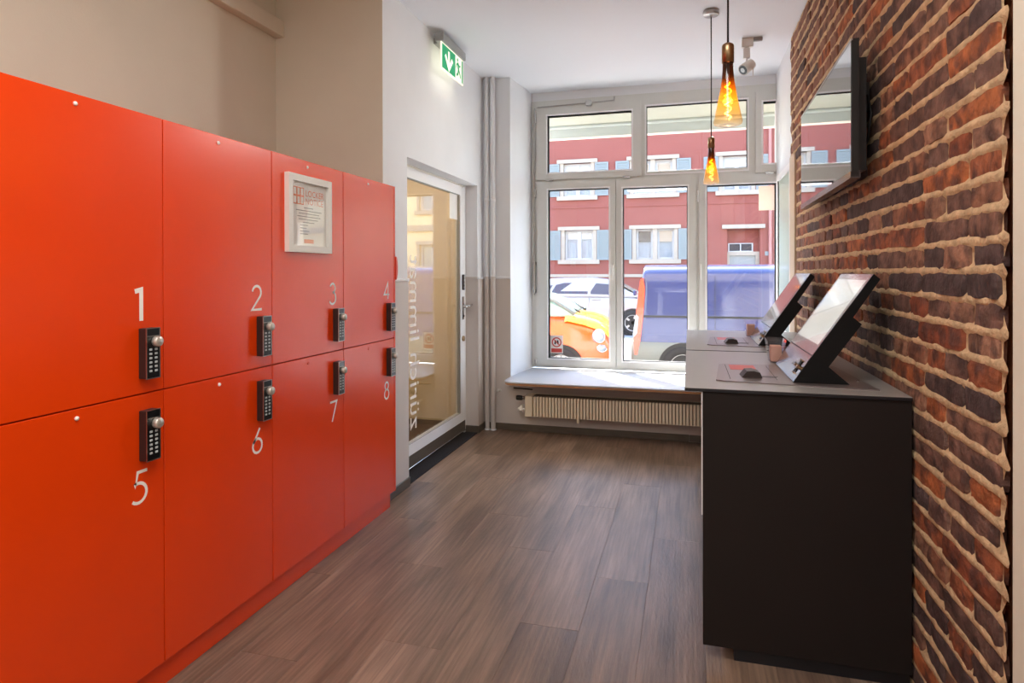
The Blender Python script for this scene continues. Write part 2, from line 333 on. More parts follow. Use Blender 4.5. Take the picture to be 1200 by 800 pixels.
def text(body, size, fn, align='LEFT', h=.0006):
    """letters as flat outlines; fn(u,v,h) maps to the surface"""
    c = bpy.data.curves.new('lettering', 'FONT'); c.body = body; c.size = size; c.align_x = align; c.resolution_u = 3
    o = bpy.data.objects.new('lettering', c); COL.objects.link(o); dg = bpy.context.evaluated_depsgraph_get()
    me = bpy.data.meshes.new_from_object(o.evaluated_get(dg)); b = MB()
    b.add([fn(v.co.x, v.co.y, h) for v in me.vertices], [tuple(p.vertices) for p in me.polygons])
    bpy.data.objects.remove(o); bpy.data.curves.remove(c); bpy.data.meshes.remove(me); return b

# ------------------------------------------------------------------ room shell
CZ = 3.07
fl = struct(MB().box(-3.7, .95, -2.6, 5.6, -.2, -.004).obj('floor', 'floor_gap'), 'grey-brown oak vinyl plank floor')
struct(MB().box(-2.6, .95, -2.6, 5.9, CZ, CZ + .15).obj('ceiling', 'ceil'))
struct(MB().box(-2.62, -2.472, -2.6, 3.42, 0, CZ).obj('wall_left', 'niche'))
struct(MB().box(-2.6, .95, -2.75, -2.6, 0, CZ).obj('wall_back', 'plaster'))
b = holed(3.415, 5.34, 0, CZ, [(3.75, 5.155, 0, 2.115)], lambda u, v, d: (-1.743 - d, u, v), .135)
struct(b.obj('wall_left', 'plaster'))
struct(MB().box(-2.62, -1.7432, 3.4135, 3.459, 0, CZ).obj('wall_left', 'niche'))
b = MB().prism([(-3.7, 5.50), (-1.88, 5.50), (-1.88, 5.33), (-1.50, 5.33), (-1.44, 5.88), (-1.44, 6.36), (-2.2, 6.36), (-2.2, 5.7), (-3.7, 5.7)], lambda x, y: (x, y, -.45), lambda x, y: (x, y, CZ))
b.box(-1.5, .95, 5.33, 6.30, -.45, .438); b.box(-1.44, .95, 5.875, 6.36, 2.99, CZ + .3)
struct(b.obj('wall_front', 'plaster'))
struct(MB().box(.66, .95, -2.6, 1.578, 0, CZ).obj('wall_right', 'niche'))
struct(MB().box(.722, .95, 4.965, 5.955, -.2, CZ).obj('wall_right', 'plaster'))
# ledge and slightly proud lower wall (dado)
DZ = 1.335
def dado(x0, x1, y0, y1, lx0, lx1, ly0, ly1):
    t = struct(MB().box(x0, x1, y0, y1, 0, DZ - .02).obj('trim_1', 'dado')); MB().bbox(lx0, lx1, ly0, ly1, DZ - .02, DZ, .004).obj('ledge', 'plaster', t); return t
dado(-1.743, -1.737, 3.415, 3.752, -1.743, -1.729, 3.41, 3.754)
dado(-1.743, -1.737, 5.153, 5.33, -1.743, -1.729, 5.150, 5.33)
dado(-1.737, -1.498, 5.324, 5.33, -1.735, -1.494, 5.316, 5.332)
struct(MB().box(-1.87, -1.743, 5.149, 5.155, 0, DZ - .02).box(-1.87, -1.743, 5.143, 5.155, DZ - .02, DZ).obj('trim_2', 'dado'))
# skirting
for q in ((-1.737, -1.727, 3.415, 3.755, .062), (-1.862, -1.737, 5.140, 5.149, .062), (-1.737, -1.727, 5.142, 5.32, .062), (-1.727, .0, 5.314, 5.324, .058), (0, .715, 5.316, 5.33, .058)):
    struct(MB().bbox(q[0], q[1], q[2], q[3], 0, q[4], .003).obj('baseboard_left' if q[1] < -1.7 else 'baseboard_front', 'skirt'))
struct(MB().box(-1.5, .72, 5.318, 5.33, 0, .44).obj('trim_3', 'dado'))
# cable duct along the niche wall
tag(MB().bbox(-2.472, -2.409, .2, 3.414, 2.827, 2.925, .003).obj('cable_duct', 'niche'), 'beige square cable duct high on the wall above the lockers', 'duct')

# floor planks
PW, PL = .232, 1.30
pm = {}
def plank_mesh(L):
    k = round(L, 2)
    if k not in pm: pm[k] = MB().bbox(-PW / 2 + .0002, PW / 2 - .0002, -L / 2 + .0003, L / 2 - .0003, -.004, 0, .0006).mesh('plank', M['plank'])
    return pm[k]
x = -1.80; offs = [.35, .95, .15, .75, 1.15, .5, .05, .85, .3, 1.0, .6, .2]
for i in range(11):
    y = -1.3 - offs[i] + .3
    while y < 5.33:
        y1 = min(y + PL, 5.33); L = y1 - y
        if L > .04:
            o = link('plank', plank_mesh(L), fl); o.location = (x + PW / 2, (y + y1) / 2, 0); o.color = random.choice(PAL['vinyl_oak'])
        y = y1
    x += PW

# ------------------------------------------------------------------ brick wall
PITCH = .0757; ZB = 1.373
def ridge(y, z):
    k = (z - ZB) / PITCH; d = abs(k - round(k)) * PITCH
    n = math.sin(y * 37 + round(k) * 5.1) * .5 + math.sin(y * 91 + round(k) * 2.3) * .3
    return .0095 * max(0, 1 - (d / .019) ** 4) * (1 + .35 * n)
b = MB(); ys = [1.757 + i * .04 for i in range(int(3.21 / .04) + 1)]; zs = []
for k in range(-19, 24):
    for q in (-.25, -.1, 0, .1, .25): zs.append(ZB + (k + q) * PITCH)
zs = [z for z in zs if .0 < z < CZ]
vs = [(.7185 - ridge(y, z) + random.uniform(-.0012, .0012), y + (math.sin(z * 60) * .012 if i == 0 else 0) - (.035 * ridge(y, z) / .0095 if i == 0 else 0), z) for z in zs for i, y in enumerate(ys)]
n = len(ys); b.add(vs, [(j * n + i, j * n + i + 1, (j + 1) * n + i + 1, (j + 1) * n + i) for j in range(len(zs) - 1) for i in range(n - 1)], True)
bw = struct(b.obj('wall_right', 'mortar', recalc=False), 'rough red and dark brick wall with thick tan mortar')
struct(MB().box(.742, .95, 1.5, 4.97, 0, CZ).obj('wall_right', 'gap'))
def brick_mesh(L, H, seed):
    rr = random.Random(seed); D = .015; nx, nz = 7, 4; vs = []; fs = []
    for j in range(nz):
        for i in range(nx):
            u = i / (nx - 1) - .5; v = j / (nz - 1) - .5; edge = i in (0, nx - 1) or j in (0, nz - 1)
            cr = (i in (0, nx - 1)) and (j in (0, nz - 1))
            sh = .975 if cr else 1
            vs.append((-D + (.002 if edge else 0) + (.002 if cr else 0) + rr.uniform(-.003, .0022), (u + (.06 if i == 1 else -.06 if i == nx - 2 else 0) * -1) * L * sh + rr.uniform(-.0028, .0028), (v + (-.07 if j == 1 else .07 if j == nz - 2 else 0)) * H * (sh if cr else 1) + rr.uniform(-.0034, .0034)))
    for j in range(nz - 1):
        for i in range(nx - 1): a = j * nx + i; fs.append((a, a + nx, a + nx + 1, a + 1))
    bd = [i for i in range(nx)] + [j * nx + nx - 1 for j in range(1, nz)] + [(nz - 1) * nx + i for i in range(nx - 2, -1, -1)] + [j * nx for j in range(nz - 2, 0, -1)]
    o = len(vs); vs += [(.004, vs[k][1] * 1.01, vs[k][2] * 1.02) for k in bd]
    o2 = len(vs); vs += [vs[k] for k in bd]
    for q in range(len(bd)): fs.append((o2 + q, o2 + (q + 1) % len(bd), o + (q + 1) % len(bd), o + q))
    b = MB().add(vs, fs, True); nf = (nx - 1) * (nz - 1); b.sm = [True] * nf + [False] * (len(fs) - nf); return b
BH = .061
var = {t: [brick_mesh(L, BH, 10 * t + q) for q in range(7)] for t, L in ((0, .315), (1, .148))}
vm = {t: [v.mesh('brick', M['brick']) for v in var[t]] for t in var}
bl = []
for k in range(-18, 23):
    z = ZB + (k + .5) * PITCH
    if z + .03 > CZ: continue
    y = 1.768 + random.uniform(-.008, .010); hdr = (k % 2 == 0)
    if k == -1: hdr = False
    first = True
    while y < 4.96:
        t = 1 if hdr else 0
        if hdr and random.random() < .10: t = 0
        if not hdr and random.random() < .14: t = 1
        L = random.uniform(.30, .345) if t == 0 else random.uniform(.135, .168)
        if first and not hdr and random.random() < .5: L *= .55
        first = False
        y1 = min(y + L, 4.965)
        if y1 - y > .05: bl.append((t, y, y1, z + random.uniform(-.002, .002)))
        y = y1 + random.uniform(.011, .017)
def seen(q):
    t, y, y1, z = q; ym = (y + y1) / 2
    if z < .93 and ym > 2.42: return False
    if z < 2.17 and ym > 4.72: return False
    return True
def size(q): t, y, y1, z = q; d2 = .5 + ((y + y1) / 2) ** 2 + (z - 1.37) ** 2; return (y1 - y) / d2 / math.sqrt(d2)
order = sorted(bl, key=lambda q: (not seen(q), -size(q)))
rest = MB()
for i, (t, y, y1, z) in enumerate(order):
    base = .315 if t == 0 else .148; k = i % 7; dx = random.uniform(-.003, .004)
    if i < 300:
        o = link('brick', vm[t][k], bw); o.location = (.724 + dx, (y + y1) / 2, z); o.scale = (1, (y1 - y) / base, 1); o.color = random.choice(PAL['brick_clay']); o.rotation_euler = (random.uniform(-.03, .03) if t else random.uniform(-.012, .012), 0, random.uniform(-.02, .02))
    else:
        v = var[t][k]; rest.add([(a + .724 + dx, bb * (y1 - y) / base + (y + y1) / 2, c + z) for a, bb, c in v.v], v.f, False)
restm = rest.obj('brick_field', mat('far_brick', (136, 92, 72), .85, noise=.45, nscale=7, bump=.5, bscale=50), bw, recalc=False); restm['kind'] = 'stuff'
# beige board closing the end of the brick wall
struct(MB().bbox(.698, .726, 4.72, 4.94, 0, 2.19, .003).obj('trim_4', 'wood_post'))

# ------------------------------------------------------------------ shop window
w1 = struct(bpy.data.objects.new('window_1', None), 'white framed shop window of six lights onto the street'); COL.objects.link(w1); w1.location = (0, 5.88, .47)
GL = {'ul': (-1.28, -.50, 2.307, 2.84), 'um': (-.37, .49, 2.262, 2.872), 'ur': (.617, .80, 2.305, 2.834), 'll': (-1.275, -.707, .566, 2.145), 'lm': (-.58, -.012, .562, 2.136), 'lr': (.153, .719, .562, 2.132)}
f = MB(); X0, X1, Z0, Z1 = -1.44, .88, .474, 2.99
f.box(X0, X1, 5.87, 5.95, Z0, .53); f.box(X0, X1, 5.87, 5.95, 2.90, Z1); f.box(X0, -1.33, 5.87, 5.95, .53, 2.90); f.box(.75, X1, 5.87, 5.95, .53, 2.90)
f.box(-1.33, .75, 5.868, 5.95, 2.16, 2.28); f.box(-.45, -.40, 5.87, 5.95, 2.28, 2.90); f.box(.50, .58, 5.87, 5.95, 2.28, 2.90)
f.box(-.675, -.61, 5.872, 5.95, .53, 2.16); f.box(.045, .105, 5.866, 5.95, .53, 2.16); f.frame((-.40, .50, 2.28, 2.90), GL['um'], 5.872, 5.93)
f.obj('window_frame', 'frame', w1)
SA = {'ul': (-1.388, -.418, 2.242, 2.932), 'ur': (.556, .86, 2.228, 2.925), 'll': (-1.388, -.645, .492, 2.222), 'lm': (-.638, .062, .492, 2.218), 'lr': (.088, .80, .492, 2.215)}
for k, g in GL.items():
    if k in SA:
        s_ = MB().frame(SA[k], g, 5.848, 5.93).obj('sash', 'frame', w1)
    else: s_ = None
    par = s_ if s_ else w1
    MB().frame((g[0] - .013, g[1] + .013, g[2] - .013, g[3] + .013), g, 5.842 if s_ else 5.866, 5.90).obj('glazing_bead', 'bead', par)
    MB().frame(g, (g[0] + .006, g[1] - .006, g[2] + .002, g[3] - .007), 5.893, 5.905).obj('gasket', 'black', par)
    MB().box(g[0] - .004, g[1] + .004, 5.898, 5.902, g[2] - .004, g[3] + .004).obj('pane', 'glass', par)
    if k == 'll':
        MB().bbox(-.684, -.664, 5.838, 5.85, 1.33, 1.45, .003).cyl((-.674, 5.85, 1.435), (-.674, 5.80, 1.435), .008).bbox(-.683, -.665, 5.79, 5.803, 1.30, 1.445, .004).obj('handle', 'white', s_)
        MB().bbox(-1.408, -1.388, 5.83, 5.86, .50, .55, .003).bbox(-1.408, -1.388, 5.83, 5.86, 2.08, 2.15, .003).obj('hinge', 'silver', s_)
    if k == 'lr': MB().bbox(.092, .107, 5.835, 5.85, 1.32, 1.44, .003).bbox(.094, .105, 5.80, 5.84, 1.40, 1.42, .002).bbox(.094, .106, 5.795, 5.805, 1.30, 1.42, .003).obj('handle', 'white', s_)
    if k in ('ul', 'ur'):
        hb = MB()
        for hx in ((SA[k][0] + .13, SA[k][1] - .13) if k == 'ul' else (SA[k][0] + .11,)): hb.cyl((hx - .032, 5.843, SA[k][2] - .006), (hx + .032, 5.843, SA[k][2] - .006), .011, n=10)
        hb.obj('hinge', 'chrome', s_)
    if k == 'lm':
        hb = MB()
        for hz in (.60, 2.04): hb.cyl((.075, 5.842, hz - .05), (.075, 5.842, hz + .05), .008, n=8)
        hb.obj('hinge', 'white', s_)
# opener rod of the upper left light, vertical gear bar at its left
MB().cyl((-1.375, 5.838, 2.925), (-.66, 5.838, 2.942), .006, n=8).cyl((-.66, 5.838, 2.935), (-.655, 5.838, 2.975), .006, n=8).bbox(-.915, -.86, 5.825, 5.85, 2.905, 2.955, .004).cyl((-1.40, 5.84, 2.78), (-1.40, 5.84, 2.92), .009, n=8).obj('opener_rod', 'steel', w1)
MB().cyl((-1.412, 5.84, 1.16), (-1.412, 5.84, 2.78), .007, n=8).obj('gear_bar', 'silver', w1)
MB().cyl((-1.405, 5.815, 1.20), (-1.405, 5.815, 1.46), .009, n=10).bbox(-1.416, -1.394, 5.80, 5.87, 1.18, 1.21, .003).bbox(-1.416, -1.394, 5.80, 5.87, 1.44, 1.47, .003).obj('crank_handle', 'silver', w1)
# stickers on the panes
def prohibit(name, x0, z0, w, h, y, label):
    e = empty(name, (x0, y, z0), label, 'sticker')
    MB().box(x0, x0 + w, y - .0012, y, z0, z0 + h).obj('backing', 'paper', e)
    F = lambda u, v, d: (x0 + u * w, y - .0012 - d, z0 + v * w)
    a = MB(); ribbon(arc(.5, .86, .34, 0, 360, 28), .09, F, a); ribbon([(.28, 1.08), (.72, .64)], .07, F, a); a.obj('prohibition_ring', 'print_red', e)
    a = MB(); ribbon([(.38, .70), (.42, 1.02)], .12, F, a, .0004); ribbon([(.62, .70), (.58, 1.02)], .12, F, a, .0004); ribbon([(.40, .86), (.60, .86)], .08, F, a, .0004); a.obj('pictogram', 'print_black', e)
    a = MB(); a.add([F(.08, .08, .0004), F(.92, .08, .0004), F(.92, .38, .0004), F(.08, .38, .0004)], [(0, 1, 2, 3)]); a.obj('text_band', 'print_red', e); return e
prohibit('window_sticker', -1.268, .606, .122, .17, 5.897, 'white sticker with red prohibition ring in the lower left window pane')
tag(MB().box(.585, .716, 5.8955, 5.8965, 1.905, 2.118).obj('paper_notice', 'paper_tr'), 'pale peach translucent paper taped to the upper right of the right window pane', 'notice')
# side showcase glass on the right reveal
w2 = struct(bpy.data.objects.new('window_2', None), 'narrow greenish glazed light on the right window reveal'); COL.objects.link(w2); w2.location = (.722, 5.3, .88)
b = MB(); y0, y1, z_0, z_1 = 4.95, 5.66, .87, 2.16
b.box(.70, .7225, y0, y1, z_1 - .05, z_1); b.box(.70, .7225, y0, y1, z_0, z_0 + .05); b.box(.70, .7225, y1 - .06, y1, z_0 + .05, z_1 - .05); b.box(.70, .7225, y0, y0 + .03, z_0 + .05, z_1 - .05)
b.obj('window_frame', 'bead', w2); MB().box(.708, .714, y0 + .03, y1 - .06, z_0 + .05, z_1 - .05).obj('pane', 'glass_side', w2); MB().box(.700, .712, y1 - .075, y1 - .06, z_0 + .05, z_1 - .05).obj('gasket', 'van_low', w2)
# window board
def sill_outline(ins=0):
    p = [(-1.448 + ins, 5.868), (.715, 5.868), (.715, 5.045 + ins), (-1.40, 5.045 + ins)] + [(-1.40 + (.095 - ins) * math.cos(R(a)), 5.14 + (.095 - ins) * math.sin(R(a))) for a in range(270, 179, -15)] + [(-1.498 + ins, 5.325)]
    return p
e = empty('window_board', (-.4, 5.4, .465), 'white laminate window board with wooden front edge over the radiator', 'window sill')
MB().prism(sill_outline(), lambda x, y: (x, y, .4555), lambda x, y: (x, y, .4655)).obj('laminate_top', 'sill', e); MB().prism(sill_outline(.004), lambda x, y: (x, y, .438), lambda x, y: (x, y, .4555)).obj('wooden_core', 'ply', e)

# ------------------------------------------------------------------ glazed door and vestibule
XD = -1.86
dr = struct(bpy.data.objects.new('door_1', None), 'white aluminium door with one tall glass pane'); COL.objects.link(dr); dr.location = (XD, 4.5, 0)
YL, YR, ZT = 3.78, 5.115, 2.095
F = lambda u, v, d: (XD + d, u, v)
def yzframe(bm, o, i, x0, x1):
    bm.box(x0, x1, o[0], o[1], i[3], o[3]); bm.box(x0, x1, o[0], o[1], o[2], i[2]); bm.box(x0, x1, o[0], i[0], i[2], i[3]); bm.box(x0, x1, i[1], o[1], i[2], i[3]); return bm
yzframe(MB(), (3.755, 5.152, 0, 2.112), (YL - .004, YR + .004, .0, ZT + .012), XD - .03, XD + .012).obj('door_frame', 'alu', dr)
yzframe(MB(), (YL, YR, .118, ZT), (3.89, 4.985, .195, 2.02), XD - .02, XD + .02).obj('door_leaf', 'alu', dr)
MB().bbox(XD - .02, XD + .018, YL, YR, .034, .118, .002).obj('kick_panel', 'skirt', dr); MB().bbox(XD - .02, XD + .024, YL, YR, .028, .036, .002).obj('drip_rail', 'chrome', dr)
yzframe(MB(), (3.89, 4.985, .195, 2.02), (3.893, 4.979, .199, 2.014), XD - .004, XD + .0205).obj('glazing_gasket', 'sign_body', dr)
MB().bbox(XD + .02, XD + .026, 4.962, 4.982, .20, 2.01, .002).obj('pull_strip', 'steel', dr)
MB().box(XD + .003, XD + .006, 3.89, 4.985, .195, 2.02).obj('pane', 'glass_door', dr); MB().box(XD - .006, XD - .003, 3.89, 4.985, .195, 2.02).obj('pane', 'glass_door', dr)
MB().box(-1.873, -1.742, 3.755, 5.14, 0, .006).obj('threshold_mat', 'mat', dr)
hb = MB().bbox(XD + .02, XD + .028, 5.035, 5.068, .975, 1.17, .004).cyl((XD + .02, 5.05, 1.09), (XD + .068, 5.05, 1.09), .010).tube([(XD + .066, 5.045, 1.09), (XD + .07, 5.07, 1.09), (XD + .07, 5.12, 1.092), (XD + .066, 5.165, 1.098)], .0095)
hb.tube([(XD + .066, 5.055, 1.09), (XD + .07, 5.03, 1.088), (XD + .06, 4.975, 1.085)], .008).obj('lever_handle', 'chrome', dr)
MB().cyl((XD + .026, 5.052, 1.005), (XD + .032, 5.052, 1.005), .011).obj('key_cylinder', 'black', dr); MB().cyl((XD + .02, 5.05, .815), (XD + .034, 5.05, .815), .022).obj('rosette', 'brass', dr)
kp = MB().bbox(XD + .02, XD + .034, 5.035, 5.068, 1.225, 1.355, .003).obj('keypad', 'lock_side', dr)
b = MB()
for q in range(4): b.bbox(XD + .034, XD + .037, 5.041, 5.062, 1.236 + q * .03, 1.258 + q * .03, .002)
b.obj('key', 'key', kp)
MB().box(XD + .007, XD + .0085, 4.78, 4.955, 1.81, 2.015).obj('paper_label', 'paper', dr)
# mirrored lettering on the street side of the pane, reading upwards
text('zürich limmat', .222, lambda u, v, h: (XD + .0066, 4.03 + v, .275 + u)).obj('lettering', 'white_paint', dr)
# vestibule
struct(MB().box(-3.7, -3.6, 3.4, 5.6, 0, 2.6).box(-3.7, -1.88, 3.46, 3.50, 0, 2.6).box(-3.7, -1.88, 3.45, 5.6, 2.6, 2.66).box(-1.885, -1.879, 5.155, 5.5, 0, 2.6).obj('wall_vestibule', 'vest'))
struct(MB().box(-3.6, -1.885, 5.485, 5.5, 0, 2.6).obj('wall_vestibule', 'vest')); struct(MB().box(-3.6, -1.885, 3.45, 5.485, -.003, .002).obj('floor_vestibule', 'vestfloor'))
light('vestibule_fill', 'AREA', (-2.7, 4.4, 2.57), 8, (1, .87, .66), shape='SQUARE', size=.5)  # unseen light added to brighten the vestibule walls

# ------------------------------------------------------------------ lockers
LX = -1.663; JY = [1.1374, 1.7013, 2.2652, 2.8291, 3.3931]; LZ = (.0917, .9900, 1.8763)
FL = lambda dx: (lambda u, v, h: (LX + dx + h, u, v))
def lock(parent, yc, zc):
    lk = MB().bbox(LX, LX + .030, yc - .026, yc + .026, zc - .079, zc + .079, .002).obj('combination_lock', 'lock_side', parent)
    b = MB(); x = LX + .030
    b.box(x, x + .003, yc - .027, yc - .0245, zc - .080, zc + .080); b.box(x, x + .003, yc + .0245, yc + .027, zc - .080, zc + .080)
    b.box(x, x + .003, yc - .0245, yc + .0245, zc + .0775, zc + .080); b.box(x, x + .003, yc - .0245, yc + .0245, zc - .080, zc - .0775); b.box(x, x + .0025, yc - .0245, yc + .0245, zc + .053, zc + .0555)
    b.obj('silver_rim', 'silver', lk)
    MB().box(x, x + .0015, yc - .0245, yc + .0245, zc - .0775, zc + .0775).obj('keypad_face', 'lock_black', lk)
    MB().lathe([(0, 0), (.015, 0), (.017, .004), (.0165, .017), (.014, .020), (0, .020)], (x + .001, yc + .008, zc + .037), 18, 'x').obj('knob', 'knob', lk)
    b = MB()
    for r_ in range(6):
        for c_ in (-1, 1): b.bbox(x + .001, x + .0045, yc + c_ * .0105 - .005, yc + c_ * .0105 + .005, zc + .012 - r_ * .0135 - .0035, zc + .012 - r_ * .0135 + .0035, .001)
    b.obj('keypad_buttons', 'key', lk)
    return lk
def locker(num, col, rowi, label):
    y0, y1 = JY[col], JY[col + 1]; z_0, z_1 = (LZ[1], LZ[2]) if rowi else (LZ[0], LZ[1]); g = .0022
    e = empty('locker', (LX - .4, (y0 + y1) / 2, z_0), label, 'locker', 'orange keypad lockers')
    MB().box(-2.465, LX - .022, y0 + .0005, min(y1, 3.4135), z_0 + .0005, z_1 - (.002 if rowi else .0005)).obj('body', 'orange_edge', e)
    d = MB().bbox(LX - .019, LX, y0 + g, y1 - g, z_0 + g, z_1 - (0 if rowi else g), .001).obj('door', 'orange', e)
    yc = (y0 + y1) / 2 - .027
    if num in (1, 2, 3, 4, 5, 6): MB().lathe([(0, .006), (.004, .0055), (.0062, .003), (.0066, 0), (0, 0)], (LX, yc, z_1 - .028), 14, 'x').obj('screw_cap', 'white_paint', d)
    else: MB().lathe([(0, .004), (.0062, .002), (.0066, 0), (0, 0)], (LX, yc, z_1 - .028), 14, 'x').obj('screw_cap', 'orange', d)
    lk = lock(e, y1 - .0735, 1.1185 if rowi else .860)
    digit(str(num), y1 - .0735 - .055, 1.221 if rowi else .651, .100, FL(.0002)).obj('number_decal', 'white_paint', e)
    return e
for nmb, (c_, r_, lb) in {1: (0, 1, 'orange locker numbered one, largest in view, in the upper row'), 2: (1, 1, 'plain orange locker numbered two, in the upper row left of the framed notice'), 3: (2, 1, 'orange locker numbered three, carrying the white framed notice on its door'),
        4: (3, 1, 'orange locker numbered four, in the upper row next to the glass door'), 5: (0, 0, 'orange locker numbered five, in the lower row nearest the camera'), 6: (1, 0, 'orange locker numbered six, second from the camera in the lower row'),
        7: (2, 0, 'orange locker numbered seven, under the locker with the framed notice'), 8: (3, 0, 'orange locker numbered eight, at the window end of the lower row')}.items(): locker(nmb, c_, r_, lb)
tag(MB().bbox(-2.46, -1.686, .2, 3.383, 0, .0905, .002).obj('locker_plinth', 'orange'), 'low orange plinth set back under the row of lockers', 'plinth')
e = empty('end_panel', (-1.68, 3.405, 0), 'narrow orange end strip closing the locker row beside the glass door', 'panel')
MB().bbox(-1.735, LX, 3.3945, 3.4115, LZ[0], LZ[2], .001).obj('side_strip', 'orange', e)
MB().prism([(.022 * math.cos(R(a)), .068 * math.sin(R(a))) for a in range(-90, 91, 12)], lambda u, v: (LX - .010, 3.4115 + u, 1.398 + v), lambda u, v: (LX + .006, 3.4115 + u, 1.398 + v)).obj('clip', 'red_plastic', e)

# framed notice on door 3
fx, fy0, fy1, fz0, fz1 = LX, 2.352, 2.690, 1.462, 1.803
e = empty('picture_frame', (fx, (fy0 + fy1) / 2, fz0), 'white framed locker notice hung on the door of number 3', 'picture')
yzframe(MB(), (fy0, fy1, fz0, fz1), (fy0 + .030, fy1 - .030, fz0 + .030, fz1 - .030), fx, fx + .022).obj('frame', 'white', e)
MB().box(fx, fx + .008, fy0 + .028, fy1 - .028, fz0 + .028, fz1 - .028).obj('sheet', 'paper', e)
FN = lambda u, v, h: (fx + .0082 + h, fy0 + u, fz0 + v)
text('LOCKER', .040, lambda u, v, h: FN(.140 + u * .98, .252 + v, h)).obj('heading', 'print_orange', e); text('NOTICE', .040, lambda u, v, h: FN(.140 + u * .98, .216 + v, h)).obj('heading', 'print_orange', e)
b = MB()
for q in range(2):
    for k in range(3): x_ = .052 + k * .026; ribbon([(x_, .214 + q * .038), (x_ + .022, .214 + q * .038), (x_ + .022, .248 + q * .038), (x_, .248 + q * .038)], .004, FN, b, closed=True)
b.obj('locker_icon', 'print_orange', e)
b = MB()
for q, (a, c_) in enumerate(((.13, .20), (.07, .27), (.09, .25), (.08, .26), (.09, .24), (.12, .21), (.10, .16), (.10, .15), (.10, .17), (.10, .16))):
    v_ = .198 - q * .013; b.add([FN(a, v_, .0003), FN(c_, v_, .0003), FN(c_, v_ + .0035, .0003), FN(a, v_ + .0035, .0003)], [(0, 1, 2, 3)])
b.obj('text_lines', 'print_grey', e)
b = MB(); b.add([FN(.13, .042, .0003), FN(.205, .042, .0003), FN(.205, .060, .0003), FN(.13, .060, .0003)], [(0, 1, 2, 3)]); b.obj('footer_mark', 'print_orange', e)
MB().box(fx + .010, fx + .0115, fy0 + .028, fy1 - .028, fz0 + .028, fz1 - .028).obj('glazing', 'glass', e)

# ------------------------------------------------------------------ counters with terminals
CT = .961
def counter(y0, y1, near, label):
    e = empty('counter', (.35, (y0 + y1) / 2, 0), label, 'counter', 'kiosk counters')
    ct = MB().bbox(-.015, .700, y0, y1 - (.006 if near else 0), CT - .012, CT - .0012, .001).obj('countertop', 'kiosk_edge', e); MB().box(-.0142, .700, y0 + .0008, y1 - (.007 if near else 0), CT - .0012, CT).obj('laminate_sheet', 'counter', ct)
    MB().box(.105, .698, y0 + .020, y1 - .004, .054, CT - .0125).obj('cabinet', 'kiosk', e)
    MB().bbox(.046 if near else .10, .700, y0 + .008, y0 + .024, .052, CT - .0125, .001).obj('end_panel', 'kiosk', e)
    MB().bbox(.092, .106, y0 + .028, y1 - .01, .515, CT - .02, .001).obj('drawer_front', 'kiosk', e); MB().bbox(.0415 if near else .0955, .046 if near else .10, y0 + .009, y0 + .023, .51, CT - .016, .001).obj('edge_profile', 'drawer', e)
    MB().box(.152, .70, y0 + .03, y1 - .004, 0, .053).obj('plinth', 'kiosk_edge', e)
    return e
counter(2.334, 3.462, True, 'nearer dark counter along the brick wall, its plain end towards the camera'); counter(3.481, 4.68, False, 'farther dark counter along the brick wall, next to the window')
prof = dict(bf=(.367, .966), se=(.431, 1.065), tp=(.631, 1.362), tb=(.652, 1.344), n1=(.565, 1.207), n2=(.593, 1.183), wa=(.485, 1.027), bb=(.554, .966))
